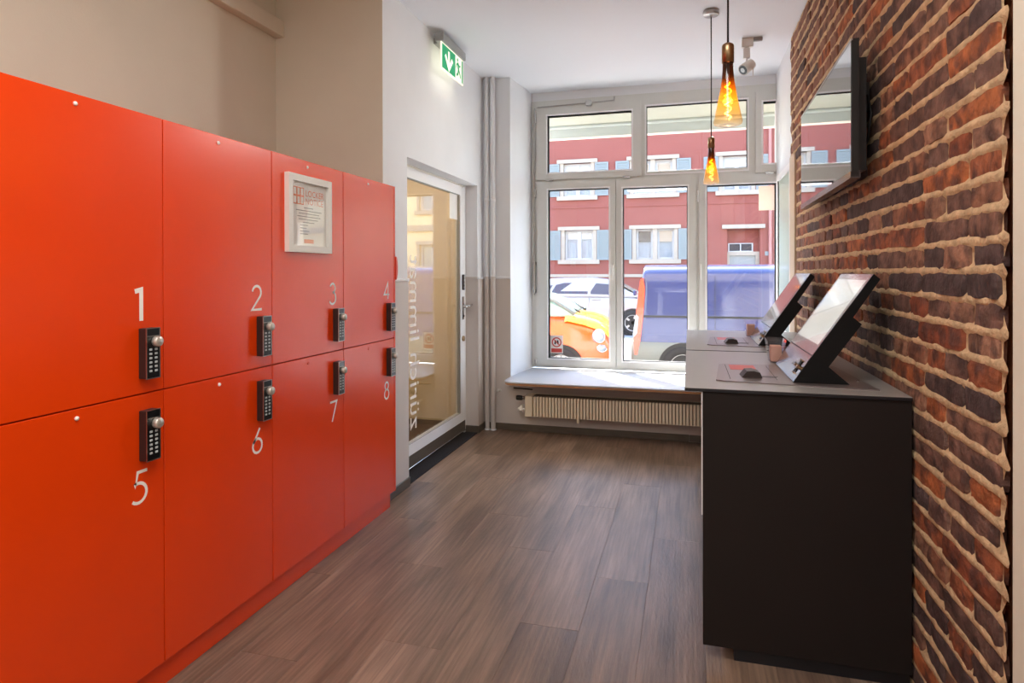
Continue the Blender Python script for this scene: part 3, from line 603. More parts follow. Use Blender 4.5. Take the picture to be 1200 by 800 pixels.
def terminal(dy, near, label):
    Y0, Y1 = 2.511 + dy, 3.005 + dy; P = prof; pp = (.462, 1.046)
    e = empty('touch_terminal', (.45, (Y0 + Y1) / 2, CT), label, 'terminal', 'self-service touch terminals')
    a, c_ = (lambda x, z: (x, Y0, z)), (lambda x, z: (x, Y1, z))
    MB().prism([P['bf'], P['se'], pp, P['n1'], P['n2'], P['wa'], P['bb']], a, c_).obj('stand', 'term', e)
    ds = MB().prism([P['se'], P['tp'], P['tb'], P['n1'], pp], a, c_).obj('display', 'term', e)
    dx, dz = P['tp'][0] - P['se'][0], P['tp'][1] - P['se'][1]; L = math.hypot(dx, dz); dx /= L; dz /= L
    F = lambda u, v, h: (P['se'][0] + dx * u - dz * h, Y0 + v, P['se'][1] + dz * u + dx * h); Wd = Y1 - Y0
    q = lambda u0, u1, v0, v1, h: ([F(u0, v0, h), F(u1, v0, h), F(u1, v1, h), F(u0, v1, h)], [(0, 1, 2, 3)])
    MB().add(*q(.0015, L - .0015, .002, Wd - .002, .0010)).obj('bezel', 'bezel', ds)
    MB().add(*q(.045, L - .028, .028, Wd - .028, .0016)).obj('screen', 'screen_on' if near else 'screen', ds)
    # reader panel under the display
    ex, ez = P['se'][0] - P['bf'][0], P['se'][1] - P['bf'][1]; K = math.hypot(ex, ez); ex /= K; ez /= K
    G = lambda u, v, h: (P['bf'][0] + ex * u - ez * h, Y0 + v, P['bf'][1] + ez * u + ex * h)
    MB().add([G(.002, .004, .001), G(K - .002, .004, .001), G(K - .002, Wd - .004, .001), G(.002, Wd - .004, .001)], [(0, 1, 2, 3)]).obj('reader_panel', 'reader', e)
    b = MB()
    for u, v, s_ in ((.070, .085, .016), (.042, .085, .014), (.060, .16, .008), (.052, .19, .006)):
        MB().add([G(u - s_ * .7, v - s_ * 1.2, .004), G(u + s_ * .7, v - s_ * 1.2, .004), G(u + s_ * .7, v + s_ * 1.2, .004), G(u - s_ * .7, v + s_ * 1.2, .004)], [(0, 1, 2, 3)]).obj('slot', 'black', e)
    b = MB()
    for u, v in ((.070, .085), (.042, .085)):
        for s_ in (-1, 1): b.cyl(G(u + s_ * .014, v - .022, .004), G(u + s_ * .014, v + .022, .004), .0028, n=8)
    b.cyl(G(.056, .055, .001), G(.056, .055, .012), .008, n=12).cyl(G(.056, .12, .001), G(.056, .12, .010), .006, n=12); b.obj('slot_rail', 'brass', e)
    b = MB().prism([(.098, 2.515 + dy), (.128, 2.497 + dy), (.630, 2.432 + dy), (.600, 2.99 + dy), (.148, 2.962 + dy), (.126, 2.94 + dy)], lambda x, y: (x, y, CT), lambda x, y: (x, y, CT + .004)); b.obj('base_plate', 'plate', e)
    b = MB().box(.150, .152, 2.54 + dy, 2.93 + dy, CT + .004, CT + .0046).box(.318, .3195, 2.56 + dy, 2.93 + dy, CT + .004, CT + .0046).box(.270, .330, 2.634 + dy, 2.640 + dy, CT + .004, CT + .0048).box(.270, .322, 2.612 + dy, 2.618 + dy, CT + .004, CT + .0048); b.obj('groove', 'black', e)
    MB().box(.166, .268, 2.79 + dy, 2.93 + dy, CT + .004, CT + .0046).obj('label_strip', 'print_red', e)
    MB().prism([(.196, 0), (.214, .024), (.240, .026), (.262, .020), (.270, 0)], lambda x, z: (x, 2.588 + dy, CT + .004 + z), lambda x, z: (x - .004, 2.672 + dy, CT + .004 + z)).obj('card_reader', 'lock_side', e)
    MB().cyl((.60, 2.60 + dy, CT + .004), (.60, 2.60 + dy, CT + .009), .006, n=12).obj('screw', 'chrome', e)
    return e
M['screen_on'] = mat('lit_screen_page', (120, 122, 116), .16, spec=.6, coat=.6, emit=(206, 208, 200), estr=.26)
M['reader'] = mat('reader_steel', (150, 146, 148), .12, metal=1)
terminal(0, True, 'nearer touch screen terminal with a pale lit page'); terminal(1.213, False, 'farther touch screen terminal by the window, screen dark')
def holder(dy, label, label2):
    x0, x1, y0, y1 = .353, .405, 3.070 + dy, 3.165 + dy
    e = empty('acrylic_holder', (.38, (y0 + y1) / 2, CT), label, 'holder', 'clear card holders')
    b = MB(); T = .003
    def wall(a, c_): b.add([a[0], a[1], c_[1], c_[0]], [(0, 1, 2, 3)])
    bo = [(x0, y0), (x1, y0), (x1, y1), (x0, y1)]; to = [(x0 - .014, y0 - .004), (x1 + .016, y0 - .004), (x1 + .016, y1 + .010), (x0 - .014, y1 + .010)]
    sh = lambda p, k: ((p[0] - .379) * k + .379, (p[1] - (y0 + y1) / 2) * k + (y0 + y1) / 2)
    B = [(*p, CT + .001) for p in bo]; Tt = [(*p, CT + .104) for p in to]; Bi = [(*sh(p, .93), CT + .004) for p in bo]; Ti = [(*sh(p, .95), CT + .104) for p in to]
    vs = B + Tt + Bi + Ti; fs = [(3, 2, 1, 0), (8, 9, 10, 11)]
    for k in range(4): m_ = (k + 1) % 4; fs += [(k, m_, 4 + m_, 4 + k), (8 + k, 12 + k, 12 + m_, 8 + m_), (4 + k, 4 + m_, 12 + m_, 12 + k)]
    b.add(vs, fs).obj('clear_box', 'acrylic', e)
    c = empty('card_stack', (.38, y0 + .04, CT + .006), label2, 'cards', 'brown card stacks')
    b = MB()
    for q in range(7): b.bbox(.3575, .402 + .0004 * q, y0 + .006 + q * .0098, y0 + .0148 + q * .0098, CT + .0055, CT + .074 - .001 * (q % 3), .001)
    b.obj('cards', 'card', c)
holder(0, 'clear acrylic holder beside the nearer terminal', 'brown cards inside the clear holder by the nearer terminal'); holder(1.213, 'clear acrylic holder beside the farther terminal', 'brown cards inside the clear holder by the farther terminal')

# ------------------------------------------------------------------ television
e = empty('television', (.66, 3.34, 2.0), 'black wall television mounted on the brick wall above the counters', 'television')
TN, TF = (.600, 2.690), (.625, 3.985); TZ0, TZ1 = 1.735, 2.262
du = Vector((TF[0] - TN[0], TF[1] - TN[1], 0)); TL = du.length; du.normalize(); dn = Vector((-du.y, du.x, 0))
TF_ = lambda u, v, h: (TN[0] + du.x * u + dn.x * h, TN[1] + du.y * u + dn.y * h, TZ0 + v)
TH_ = TZ1 - TZ0
def tbox(u0, u1, v0, v1, h0, h1):
    return MB().prism([(u0, v0), (u1, v0), (u1, v1), (u0, v1)], lambda u, v: TF_(u, v, h0), lambda u, v: TF_(u, v, h1))
tbox(0, TL, 0, TH_, -.026, 0).obj('cabinet', 'tv', e)
tbox(.05, TL - .05, .03, TH_ - .06, -.062, -.026).obj('rear_housing', 'tv', e)
b = MB().add([TF_(.010, .022, .0008), TF_(TL - .010, .022, .0008), TF_(TL - .010, TH_ - .010, .0008), TF_(.010, TH_ - .010, .0008)], [(0, 1, 2, 3)]); b.obj('screen', 'tvscreen', e)
tbox(0, TL, -.006, .020, -.030, .004).obj('lower_bezel', 'tv_low', e); tbox(-.0005, TL, TH_ - .007, TH_ + .0006, -.004, .0025).obj('rim', 'silver', e)
MB().box(.655, .699, 3.05, 3.62, 1.88, 2.16).obj('wall_bracket', 'tv', e); MB().box(.66, .699, 2.84, 2.90, 2.02, 2.13).obj('connection_box', 'tv', e)
MB().tube([(.69, 2.84, 2.08), (.695, 2.80, 2.0), (.69, 2.83, 1.9), (.68, 2.95, 1.82)], .005).obj('cable', 'black', e)

# ------------------------------------------------------------------ pendant lamps
def pendant(y, ztop, label):
    x = .141
    e = empty('pendant_lamp', (x, y, CZ), label, 'lamp', 'amber pendant lamps')
    MB().lathe([(0, CZ), (.050, CZ), (.052, CZ - .006), (.050, CZ - .026), (.046, CZ - .030), (.008, CZ - .030), (.006, CZ - .040), (0, CZ - .040)], (x, y, 0), 28).obj('canopy', 'steel', e)
    MB().tube([(x, y, CZ - .03), (x + .001, y, (CZ + ztop) / 2), (x, y, ztop)], .0035).obj('cord', 'black', e)
    MB().lathe([(0, ztop + .004), (.008, ztop + .002), (.019, ztop - .004), (.022, ztop - .010), (.022, ztop - .072), (.0, ztop - .072)], (x, y, 0), 24).obj('socket', 'brass', e)
    z0_ = ztop - .070; H = .236
    pr = [(.019, 0), (.0195, -.03), (.022, -.06), (.029, -.11), (.040, -.165), (.050, -.212), (.0525, -.222), (.049, -.231), (.040, -.235), (.020, -.233), (0, -.231)]
    MB().lathe([(r_, z0_ + h) for r_, h in pr], (x, y, 0), 28).obj('bulb', 'amber', e)
    pts = [(x + .011 * math.cos(t * .42) * (1 if 3 < t < 60 else .6), y + .011 * math.sin(t * .42), z0_ - .075 - t * .0022) for t in range(0, 63)]
    MB().tube(pts, .0022, 6).obj('filament', 'filament', e)
    MB().cyl((x, y, z0_ - .005), (x, y, z0_ - .07), .0045, n=8).obj('filament_stem', 'brass', e)
    light('pendant_glow', 'POINT', (x, y, z0_ - .14), .45, (1, .66, .3), shadow_soft_size=.02)
pendant(4.341, 2.250, 'farther amber glass pendant lamp hanging before the window'); pendant(2.50, 2.222, 'nearer amber glass pendant lamp with brass socket, larger in view')

# ------------------------------------------------------------------ track spotlight, exit sign, pipes, radiator
e = empty('track_spotlight', (.41, 4.92, CZ), 'small white spotlight on the ceiling near the window', 'spotlight')
MB().bbox(.372, .452, 4.90, 4.94, 3.005, CZ, .004).obj('adapter', 'white', e); MB().bbox(.452, .515, 4.905, 4.935, 3.045, CZ, .003).cyl((.50, 4.905, 3.052), (.50, 4.892, 3.05), .012, n=12).obj('track_end', 'sign_body', e)
MB().bbox(.384, .430, 4.905, 4.935, 2.925, 2.998, .003).cyl((.41, 4.92, 2.995), (.41, 4.92, 3.01), .012).cyl((.41, 4.92, 2.93), (.405, 4.92, 2.88), .007, n=10).obj('arm', 'white', e)
ha = Vector((.440, 4.93, 2.885)); hd = Vector((-.64, -.50, -.56)).normalized()
hd_obj = MB().cyl(ha, ha + hd * .095, .038, .042, n=20).obj('head', 'white', e)
MB().cyl(ha + hd * .0955, ha + hd * .097, .035, n=20).obj('lens', 'screen', hd_obj); MB().cyl(ha + hd * .096, ha + hd * .0985, .018, n=14).obj('reflector', 'chrome', hd_obj)
light('track_spot', 'SPOT', ha + hd * .11, 20, (1, .96, .90), hd.to_track_quat('-Z', 'Y').to_euler(), spot_size=R(105), spot_blend=.9, shadow_soft_size=.12)
MB().bbox(.446, .452, 4.90, 4.925, 2.79, 2.86, .002).obj('bracket', 'white', e)

e = empty('exit_sign', (-1.69, 4.35, 3.04), 'lit green emergency exit sign above the glass door', 'sign')
MB().bbox(-1.705, -1.640, 4.125, 4.585, 2.985, 3.045, .004).obj('housing', 'sign_body', e); MB().box(-1.743, -1.705, 4.20, 4.50, 2.995, 3.035).obj('wall_mount', 'sign_body', e)
MB().bbox(-1.668, -1.658, 4.133, 4.575, 2.795, 2.986, .001).obj('light_panel', 'sign_white', e)
FE = lambda u, v, h: (-1.658 + h, 4.133 + u, 2.795 + v)
rq = lambda b, u0, u1, v0, v1, h: b.add([FE(u0, v0, h), FE(u1, v0, h), FE(u1, v1, h), FE(u0, v1, h)], [(0, 1, 2, 3)])
b = MB(); rq(b, .012, .272, .012, .180, .0005); b.obj('green_field', 'sign_green', e); b = MB(); rq(b, .405, .432, .012, .180, .0005); b.obj('green_border', 'sign_green', e)
b = MB(); ribbon([(.142, .160), (.142, .050)], .034, FE, b, .001); ribbon([(.072, .118), (.142, .036), (.212, .118)], .032, FE, b, .001); b.obj('arrow', 'sign_white', e)
b = MB(); b.add([FE(.318 + .014 * math.cos(t * .5236), .158 + .014 * math.sin(t * .5236), .001) for t in range(12)], [tuple(range(12))])
for pl, t in (([(.322, .140), (.338, .092)], .032), ([(.338, .095), (.365, .066), (.382, .036)], .019), ([(.336, .092), (.326, .058), (.296, .040)], .019), ([(.326, .134), (.296, .118), (.290, .092)], .013), ([(.330, .134), (.360, .118), (.378, .130)], .013)): ribbon(pl, t, FE, b, .001)
b.obj('running_figure', 'sign_green', e)
light('exit_sign_glow', 'AREA', (-1.663, 4.354, 2.79), .05, (1, .93, .76), shape='RECTANGLE', size=.02, size_y=.42)

def pipe(x, y, r_, label):
    e = empty('heating_pipe', (x, y, 0), label, 'pipe', 'vertical heating pipes')
    MB().cyl((x, y, DZ), (x, y, CZ), r_, n=16).obj('upper_run', 'plaster', e); MB().cyl((x, y, 0), (x, y, DZ), r_, n=16).obj('lower_run', 'dado', e)
    MB().lathe([(r_, 1.985), (r_ + .004, 1.988), (r_ + .004, 2.012), (r_, 2.015)], (x, y, 0), 16).obj('collar', 'plaster', e); MB().lathe([(r_ + .005, 0), (r_ + .005, .008), (r_, .010)], (x, y, 0), 16).obj('floor_flange', 'plaster', e)
pipe(-1.699, 5.285, .020, 'heating pipe next to the door wall, the left one of the pair'); pipe(-1.645, 5.285, .0215, 'heating pipe on the pilaster side, the right one of the pair')
e = empty('radiator', (-.6, 5.2, .16), 'long low cream ribbed radiator under the window board', 'radiator')
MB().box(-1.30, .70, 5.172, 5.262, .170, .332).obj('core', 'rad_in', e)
MB().bbox(-1.325, -1.262, 5.145, 5.27, .165, .337, .004).bbox(.66, .71, 5.145, 5.27, .165, .337, .004).bbox(-1.30, .70, 5.262, 5.272, .165, .34, .002).obj('side_cover', 'rad', e)
b = MB(); x = -1.252
while x < .655: b.bbox(x, x + .0185, 5.146, 5.176, .168, .333, .002); x += .0262
tag(b.obj('fins', 'rad', e), kind='stuff')
b = MB(); x = -1.25
while x < .655: b.box(x, x + .004, 5.18, 5.26, .332, .339); x += .012
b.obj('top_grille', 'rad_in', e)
MB().bbox(-.885, -.868, 5.145, 5.318, .135, .172, .002).obj('wall_bracket', 'rad', e); MB().bbox(.30, .317, 5.145, 5.318, .135, .172, .002).obj('wall_bracket', 'rad', e)
MB().lathe([(0, -.03), (.016, -.03), (.021, -.024), (.021, .014), (.016, .022), (0, .022)], (-1.372, 5.16, .318), 16, 'x').obj('thermostat_knob', 'black', e)
MB().tube([(-1.33, 5.18, .318), (-1.345, 5.17, .318), (-1.355, 5.165, .318)], .014).cyl((-1.34, 5.19, .318), (-1.34, 5.31, .318), .008).obj('valve', 'chrome', e)
MB().cyl((-1.39, 5.165, .222), (-1.33, 5.165, .222), .013).cyl((-1.36, 5.15, .205), (-1.36, 5.18, .24), .017, n=10).cyl((-1.385, 5.165, .222), (-1.385, 5.31, .222), .010).obj('return_valve', 'white', e)
MB().cyl((-1.47, 5.318, .368), (-1.30, 5.318, .362), .006, n=8).obj('feed_pipe', 'lock_side', e)
MB().cyl((-1.61, 5.31, .332), (-1.60, 5.31, .352), .012, n=10).cyl((-1.62, 5.31, .34), (-1.585, 5.325, .34), .010, n=10).obj('pipe_clamp', 'white', e)

# ------------------------------------------------------------------ the street
SZ = -.45
struct(MB().box(-22, 22, 8.9, 21.5, SZ - .2, SZ).obj('road', 'asphalt'), 'sunlit street')
struct(MB().box(-22, 22, 6.36, 8.9, SZ - .2, SZ + .10).obj('pavement', 'pave')); struct(MB().box(-22, 22, 21.5, 26.3, SZ - .2, SZ + .12).obj('pavement', 'pave'))
struct(MB().box(-14, -2.2, 5.72, 6.36, SZ, 9).box(.95, 14, 5.95, 6.36, SZ, 9).box(-2.2, .95, 5.95, 6.36, 3.37, 9).obj('wall_exterior', 'ext'))
e = empty('awning', (-.4, 6.6, 2.9), 'pale green fabric awning over the outside of the shop window', 'awning')
A = [(-2.0, 6.37, 3.42), (1.6, 6.37, 3.42), (1.6, 6.78, 2.945), (-2.0, 6.78, 2.945)]
MB().add(A + [(x, y, z + .004) for x, y, z in A], [(0, 1, 2, 3), (7, 6, 5, 4), (0, 4, 5, 1), (1, 5, 6, 2), (2, 6, 7, 3), (3, 7, 4, 0)]).obj('canopy', 'awning', e)
MB().cyl((-2.0, 6.785, 2.94), (1.6, 6.785, 2.94), .022, n=12).obj('front_bar', 'awning2', e)
MB().box(-2.0, 1.6, 6.785, 6.788, 2.822, 2.93).obj('valance', 'awning2', e); MB().box(-2.0, 1.6, 6.783, 6.790, 2.802, 2.822).obj('hem', 'hem', e)

# red house opposite
BY = 26.0
e = empty('apartment_house', (-3, BY, SZ), 'red rendered house across the street with grey-blue shutters', 'building')
GW = [(-5.10, -3.66, 1.89, 3.11), (-2.18, -.44, 1.89, 3.11), (-8.6, -7.1, 1.89, 3.11)]
UW = [(-5.14, -3.74, 4.52, 5.88), (-2.28, -.50, 4.52, 5.88), (1.14, 2.44, 4.52, 5.88), (-8.6, -7.1, 4.52, 5.88)]
DO = [(1.43, 2.62, SZ + .1, 3.02)]
TWN = [(a, c, z0 + 2.9, z1 + 2.9) for a, c, z0, z1 in UW]
holed(-12, 3.25, SZ, 10.2, GW + UW + DO + TWN, lambda u, v, d: (u, BY + d, v), .35).obj('wall', 'stucco', e)
MB().box(-12.2, 3.35, BY - .35, BY + 6, 10.2, 10.5).box(-12, 3.25, BY + .36, BY + 6, 10.4, 12).obj('roof', 'stone', e)
MB().box(-12, 3.25, BY - .06, BY, 1.18, 1.30).obj('plinth_ledge', 'stone', e)
MB().box(-12, 3.25, BY - .03, BY, 4.02, 4.10).obj('string_course', 'stucco', e)
def house_window(h, double, label=None):
    x0, x1, z_0, z_1 = h
    b = MB().box(x0 - .14, x1 + .14, BY - .09, BY + .1, z_1, z_1 + .15).box(x0 - .14, x1 + .14, BY - .12, BY + .1, z_0 - .17, z_0); b.box(x0 - .02, x0 + .13, BY - .03, BY + .3, z_0, z_1).box(x1 - .13, x1 + .02, BY - .03, BY + .3, z_0, z_1)
    if double: b.box((x0 + x1) / 2 - .09, (x0 + x1) / 2 + .09, BY - .02, BY + .3, z_0, z_1)
    s_ = b.obj('window_surround', 'stone', e)
    m = (x0 + x1) / 2; k = .09 if double else 0
    for a, c in ((x0 + .13, m - k), (m + k, x1 - .13)):
        MB().frame((a, c, z_0, z_1), (a + .08, c - .08, z_0 + .08, z_1 - .08), BY + .18, BY + .26).obj('casement', 'farframe', s_)
        MB().box(a + .06, c - .06, BY + .21, BY + .22, z_0 + .06, z_1 - .06).obj('pane', 'glass', s_)
        hh = (z_1 - z_0) * (.42 if double else .3); MB().box(a + .06, c - .06, BY + .226, BY + .236, z_1 - hh, z_1 - .06).obj('blind', ('dark' if a < m and double and z_0 < 3 else 'blind') if double else 'farframe', s_)
    MB().box(x0, x1, BY + .30, BY + .33, z_0, z_1).obj('reflection_sheet', 'reflection_sheet', s_)
    for sx, sgn in ((x0 - .02, -1), (x1 + .02, 1)):
        xa, xb = sorted((sx + sgn * .02, sx + sgn * .56)); b = MB().frame((xa, xb, z_0 - .01, z_1 - .01), (xa + .06, xb - .06, z_0 + .06, z_1 - .08), BY - .07, BY - .02)
        z = z_0 + .07
        while z < z_1 - .1: b.box(xa + .05, xb - .05, BY - .058, BY - .03, z, z + .045); z += .07
        b.box(xa + .05, xb - .05, BY - .035, BY - .022, z_0 + .05, z_1 - .07); tag(b.obj('shutter', 'shutter', e), kind='stuff')
for i, h in enumerate(GW): house_window(h, i == 1)
for i, h in enumerate(UW + TWN): house_window(h, i % 4 == 1)
MB().box(1.24, 2.80, BY - .16, BY + .05, 3.05, 3.20).obj('door_lintel', 'stone', e)
b = MB().box(1.43, 2.62, BY + .30, BY + .36, 2.50, 3.05).box(1.43, 1.50, BY + .28, BY + .36, SZ, 2.5).box(2.40, 2.62, BY + .25, BY + .36, 2.16, 2.5); b.obj('door_recess', 'stucco', e)
MB().frame((1.48, 2.40, 2.16, 2.50), (1.53, 2.35, 2.20, 2.47), BY + .27, BY + .33).box(1.92, 1.96, BY + .27, BY + .33, 2.2, 2.47).obj('fanlight_frame', 'farframe', e); MB().box(1.53, 2.35, BY + .30, BY + .31, 2.2, 2.47).obj('pane', 'dark', e)
MB().box(1.36, 2.64, BY + .16, BY + .34, 2.02, 2.16).box(1.36, 1.52, BY + .16, BY + .34, SZ + .1, 2.02).box(2.48, 2.64, BY + .16, BY + .34, SZ + .1, 2.02).obj('door_surround', 'stone', e)
MB().box(1.52, 2.48, BY + .26, BY + .30, SZ + .1, 2.02).obj('entrance_door', 'farglass', e)
MB().cyl((2.98, BY - .08, SZ), (2.98, BY - .08, 10.2), .06, n=10).obj('downpipe', 'pipe_red', e); MB().box(2.80, 2.98, BY - .03, BY, 2.0, 2.16).obj('number_plate', 'shutter', e)

e = empty('cream_house', (9, BY, SZ), 'cream rendered house beside the red one across the street', 'building')
CW = [(x, x + 1.1, z, z + 1.7) for x in (4.3, 6.6, 8.9, 11.2) for z in (.9, 4.1, 7.3)]
holed(3.4, 14, SZ, 11, CW, lambda u, v, d: (u, BY - .15 + d, v), .3).obj('wall', 'cream', e)
for x0, x1, z_0, z_1 in CW:
    s_ = MB().box(x0 - .15, x1 + .15, BY - .27, BY - .1, z_1, z_1 + .16).box(x0 - .2, x1 + .2, BY - .3, BY - .1, z_0 - .18, z_0).box(x0 - .12, x0, BY - .2, BY - .1, z_0, z_1).box(x1, x1 + .12, BY - .2, BY - .1, z_0, z_1).obj('window_surround', 'stone', e)
    MB().frame((x0, x1, z_0, z_1), (x0 + .09, x1 - .09, z_0 + .09, z_1 - .09), BY, BY + .08).box((x0 + x1) / 2 - .05, (x0 + x1) / 2 + .05, BY, BY + .08, z_0, z_1).obj('casement', 'farframe', s_); MB().box(x0, x1, BY + .05, BY + .06, z_0, z_1).obj('pane', 'farglass', s_)
MB().box(3.4, 14, BY - .30, BY - .15, 3.2, 3.45).obj('cornice', 'stone', e)

# ------------------------------------------------------------------ vehicles
def loft(stations, yc, n_side=None):
    """stations: lists of (x, half width, z) from sill to roof centre; mirrored about y = yc"""
    b = MB(); m = len(stations[0]); vs = []
    for st in stations:
        vs += [(x, yc - hw, z) for x, hw, z in st] + [(x, yc + hw, z) for x, hw, z in st[::-1]]
    k = 2 * m; fs = []
    for i in range(len(stations) - 1):
        for j in range(k): fs.append((i * k + j, i * k + (j + 1) % k, (i + 1) * k + (j + 1) % k, (i + 1) * k + j))
    fs += [tuple(range(k)), tuple(range((len(stations) - 1) * k, len(stations) * k))[::-1]]
    b.add(vs, fs, True); return b
def smooth(o, lv=2):
    md = o.modifiers.new('subdivision', 'SUBSURF'); md.levels = lv; md.render_levels = lv; return o
def wheel(e, x, z, r_, yn, depth, spokes, arch=True):
    s = 1 if depth > 0 else -1
    if arch: MB().cyl((x, yn - .004 * s, z), (x, yn + .25 * s, z), r_ * 1.16, n=28).obj('wheel_arch', 'black', e)
    w = MB().lathe([(r_ * .62, -.02), (r_ * .66, -.035), (r_ * .9, -.03), (r_, 0), (r_, .17), (r_ * .9, .19), (r_ * .3, .19)], (x, yn, z), 28, 'y').obj('wheel', 'tyre', e)
    if s < 0: pass
    rm = MB().lathe([(r_ * .64, -.02), (r_ * .60, -.022), (r_ * .57, .02), (r_ * .2, .03), (0, .03)], (x, yn, z), 28, 'y').obj('rim', 'rim' if spokes == 0 else 'tyre', w)
    b = MB()
    if spokes:
        for q in range(spokes):
            a = 2 * math.pi * q / spokes; c_, s_ = math.cos(a), math.sin(a); p = [(x + c_ * r_ * .08 - s_ * .02, yn + .004, z + s_ * r_ * .08 + c_ * .02), (x + c_ * r_ * .62 - s_ * .03, yn - .012, z + s_ * r_ * .62 + c_ * .03), (x + c_ * r_ * .62 + s_ * .03, yn - .012, z + s_ * r_ * .62 - c_ * .03), (x + c_ * r_ * .08 + s_ * .02, yn + .004, z + s_ * r_ * .08 - c_ * .02)]
            b.add(p + [(a_, b_ + .03, c2) for a_, b_, c2 in p], [(0, 1, 2, 3), (7, 6, 5, 4), (0, 4, 5, 1), (1, 5, 6, 2), (2, 6, 7, 3), (3, 7, 4, 0)])
        b.cyl((x, yn - .004, z), (x, yn + .03, z), r_ * .14, n=14).obj('spokes', 'rim', w)
        MB().lathe([(r_ * .66, -.030), (r_ * .61, -.030), (r_ * .60, .0)], (x, yn, z), 28, 'y').obj('rim_edge', 'rim', w)
    else:
        for q in range(8): a = 2 * math.pi * q / 8; b.cyl((x + .5 * r_ * math.cos(a), yn + .002, z + .5 * r_ * math.sin(a)), (x + .5 * r_ * math.cos(a), yn + .03, z + .5 * r_ * math.sin(a)), r_ * .055, n=8)
        b.obj('vent_holes', 'black', w); MB().cyl((x, yn - .012, z), (x, yn + .03, z), r_ * .2, n=16).obj('hub_cap', 'rim', w)
# blue delivery van
e = empty('delivery_van', (1.5, 11.25, SZ), 'blue delivery van with orange-red tail lamp parked outside the window', 'van')
def vs_(x, k=1, lean=0, zt=1.50, hwk=1):
    P_ = [(.86, -.20), (.94, -.12), (.95, .30), (.95, .72), (.935, 1.10), (.89, 1.33), (.80, 1.435), (.50, 1.475), (0, 1.485)]
    return [(x + lean * max(0, z - .1), hw * hwk, z if z < .72 else .72 + (z - .72) * (zt - .72) / (1.485 - .72)) for hw, z in P_]
smooth(loft([vs_(-.80, lean=.10, hwk=.90), vs_(-.83, lean=.085, hwk=.965), vs_(-.79, lean=.075, hwk=1), vs_(-.6, lean=.03), vs_(0), vs_(1.2), vs_(2.2), vs_(2.45, zt=1.46), vs_(3.15, zt=.86, hwk=.99), vs_(3.75, zt=.62, hwk=.95), vs_(3.92, zt=.50, hwk=.88)], 11.25).obj('body', 'van', e), 1)
lo = [[(x, hw, z) for hw, z in ((.88 * k, -.22), (.957 * k, -.14), (.962 * k, .05), (.962 * k, .26), (.90 * k, .27))] for x, k in ((-.90, .90), (-.885, .97), (-.84, 1), (-.3, 1), (1, 1), (2.6, 1), (3.8, .97), (3.97, .88))]
loft(lo, 11.25).obj('lower_cladding', 'van_low', e)
MB().bbox(-.70, 2.4, 10.288, 10.31, .655, .685, .003).obj('side_moulding', 'print_black', e)
MB().box(.385, .392, 10.298, 10.31, .30, 1.32).box(1.55, 1.557, 10.298, 10.31, .30, 1.32).obj('door_seam', 'print_black', e)
tl = [(-.70, 1.28), (-.75, 1.24), (-.80, .85), (-.86, .30), (-.84, .06), (-.80, .05), (-.745, .30), (-.70, .70), (-.675, 1.10)]
b = MB().prism(tl, lambda x, z: (x, 10.287, z), lambda x, z: (x + .005, 10.46, z)); b.obj('tail_lamp', 'lamp_red', e)
MB().prism([(-.815, .70), (-.868, .36), (-.845, .34), (-.80, .40), (-.775, .66)], lambda x, z: (x, 10.283, z), lambda x, z: (x, 10.33, z)).obj('reversing_lamp', 'lamp_white', e)
MB().bbox(-.86, -.81, 10.30, 10.38, 1.0, 1.08, .01).obj('hinge', 'van', e)
MB().cyl((-.66, 10.283, .20), (-.66, 10.31, .20), .09, n=20).obj('filler_cap', 'van', e) if False else None
for wx in (-.09, 2.95): wheel(e, wx, SZ + .33, .33, 10.278, 1, 0)
# orange small car with sunlight painted yellow on the bonnet
e = empty('small_car', (-3, 10.81, SZ), 'small orange car with sunlight painted yellow on its bonnet parked behind the blue van', 'car')
def cs(x, zt, k=1.0, zb=-.26, cw=.62, nz=.45):
    zs_ = min(nz, zt - .10)
    return [(x, .70 * k, zb), (x, .79 * k, zb + .12), (x, .81 * k, min(.12, zs_ - .12)), (x, .80 * k, min(.36, zs_ - .03)), (x, .755 * k, zs_), (x, cw * k, zt - .035), (x, .32 * k, zt), (x, 0, zt + .012)]
CL = [cs(-4.72, .50, .80, nz=.5), cs(-4.66, .64, .93, nz=.56), cs(-4.4, .72, 1, nz=.6), cs(-3.2, .72, 1, nz=.60), cs(-2.3, .72, 1, nz=.60), cs(-1.90, .715, 1, nz=.58), cs(-1.62, .665, .985, nz=.52), cs(-1.42, .60, .93, nz=.45), cs(-1.27, .49, .83, nz=.34), cs(-1.19, .34, .72, nz=.2), cs(-1.165, .16, .64, nz=.06)]
smooth(loft(CL, 10.81).obj('body', 'carorange', e), 2)
hood = []
for x, zt, kk, nz in ((-1.93, .700, .985, .585), (-1.88, .722, 1, .60), (-1.62, .672, .985, .545), (-1.42, .612, .93, .475), (-1.29, .525, .85, .40), (-1.235, .45, .78, .33)): hood.append([(x, .765 * kk, nz - .01), (x, .73 * kk, nz + (zt - nz) * .55), (x, .60 * kk, zt - .012), (x, .32 * kk, zt + .012), (x, 0, zt + .022)])
hb = MB(); hv = []
for st in hood: hv += [(x, 10.81 - hw, z) for x, hw, z in st] + [(x, 10.81 + hw, z) for x, hw, z in st[-2::-1]]
k = 9; hb.add(hv, [(i * k + j, i * k + j + 1, (i + 1) * k + j + 1, (i + 1) * k + j) for i in range(5) for j in range(8)], True); hb.obj('bonnet', 'carorange_sunlit', e)
gs = lambda x, zt, hb_, ht: [(x, hb_, .66), (x, hb_ * .985, .74), (x, ht + (hb_ - ht) * .3, zt - .10), (x, ht, zt - .03), (x, ht * .6, zt), (x, 0, zt + .01)]
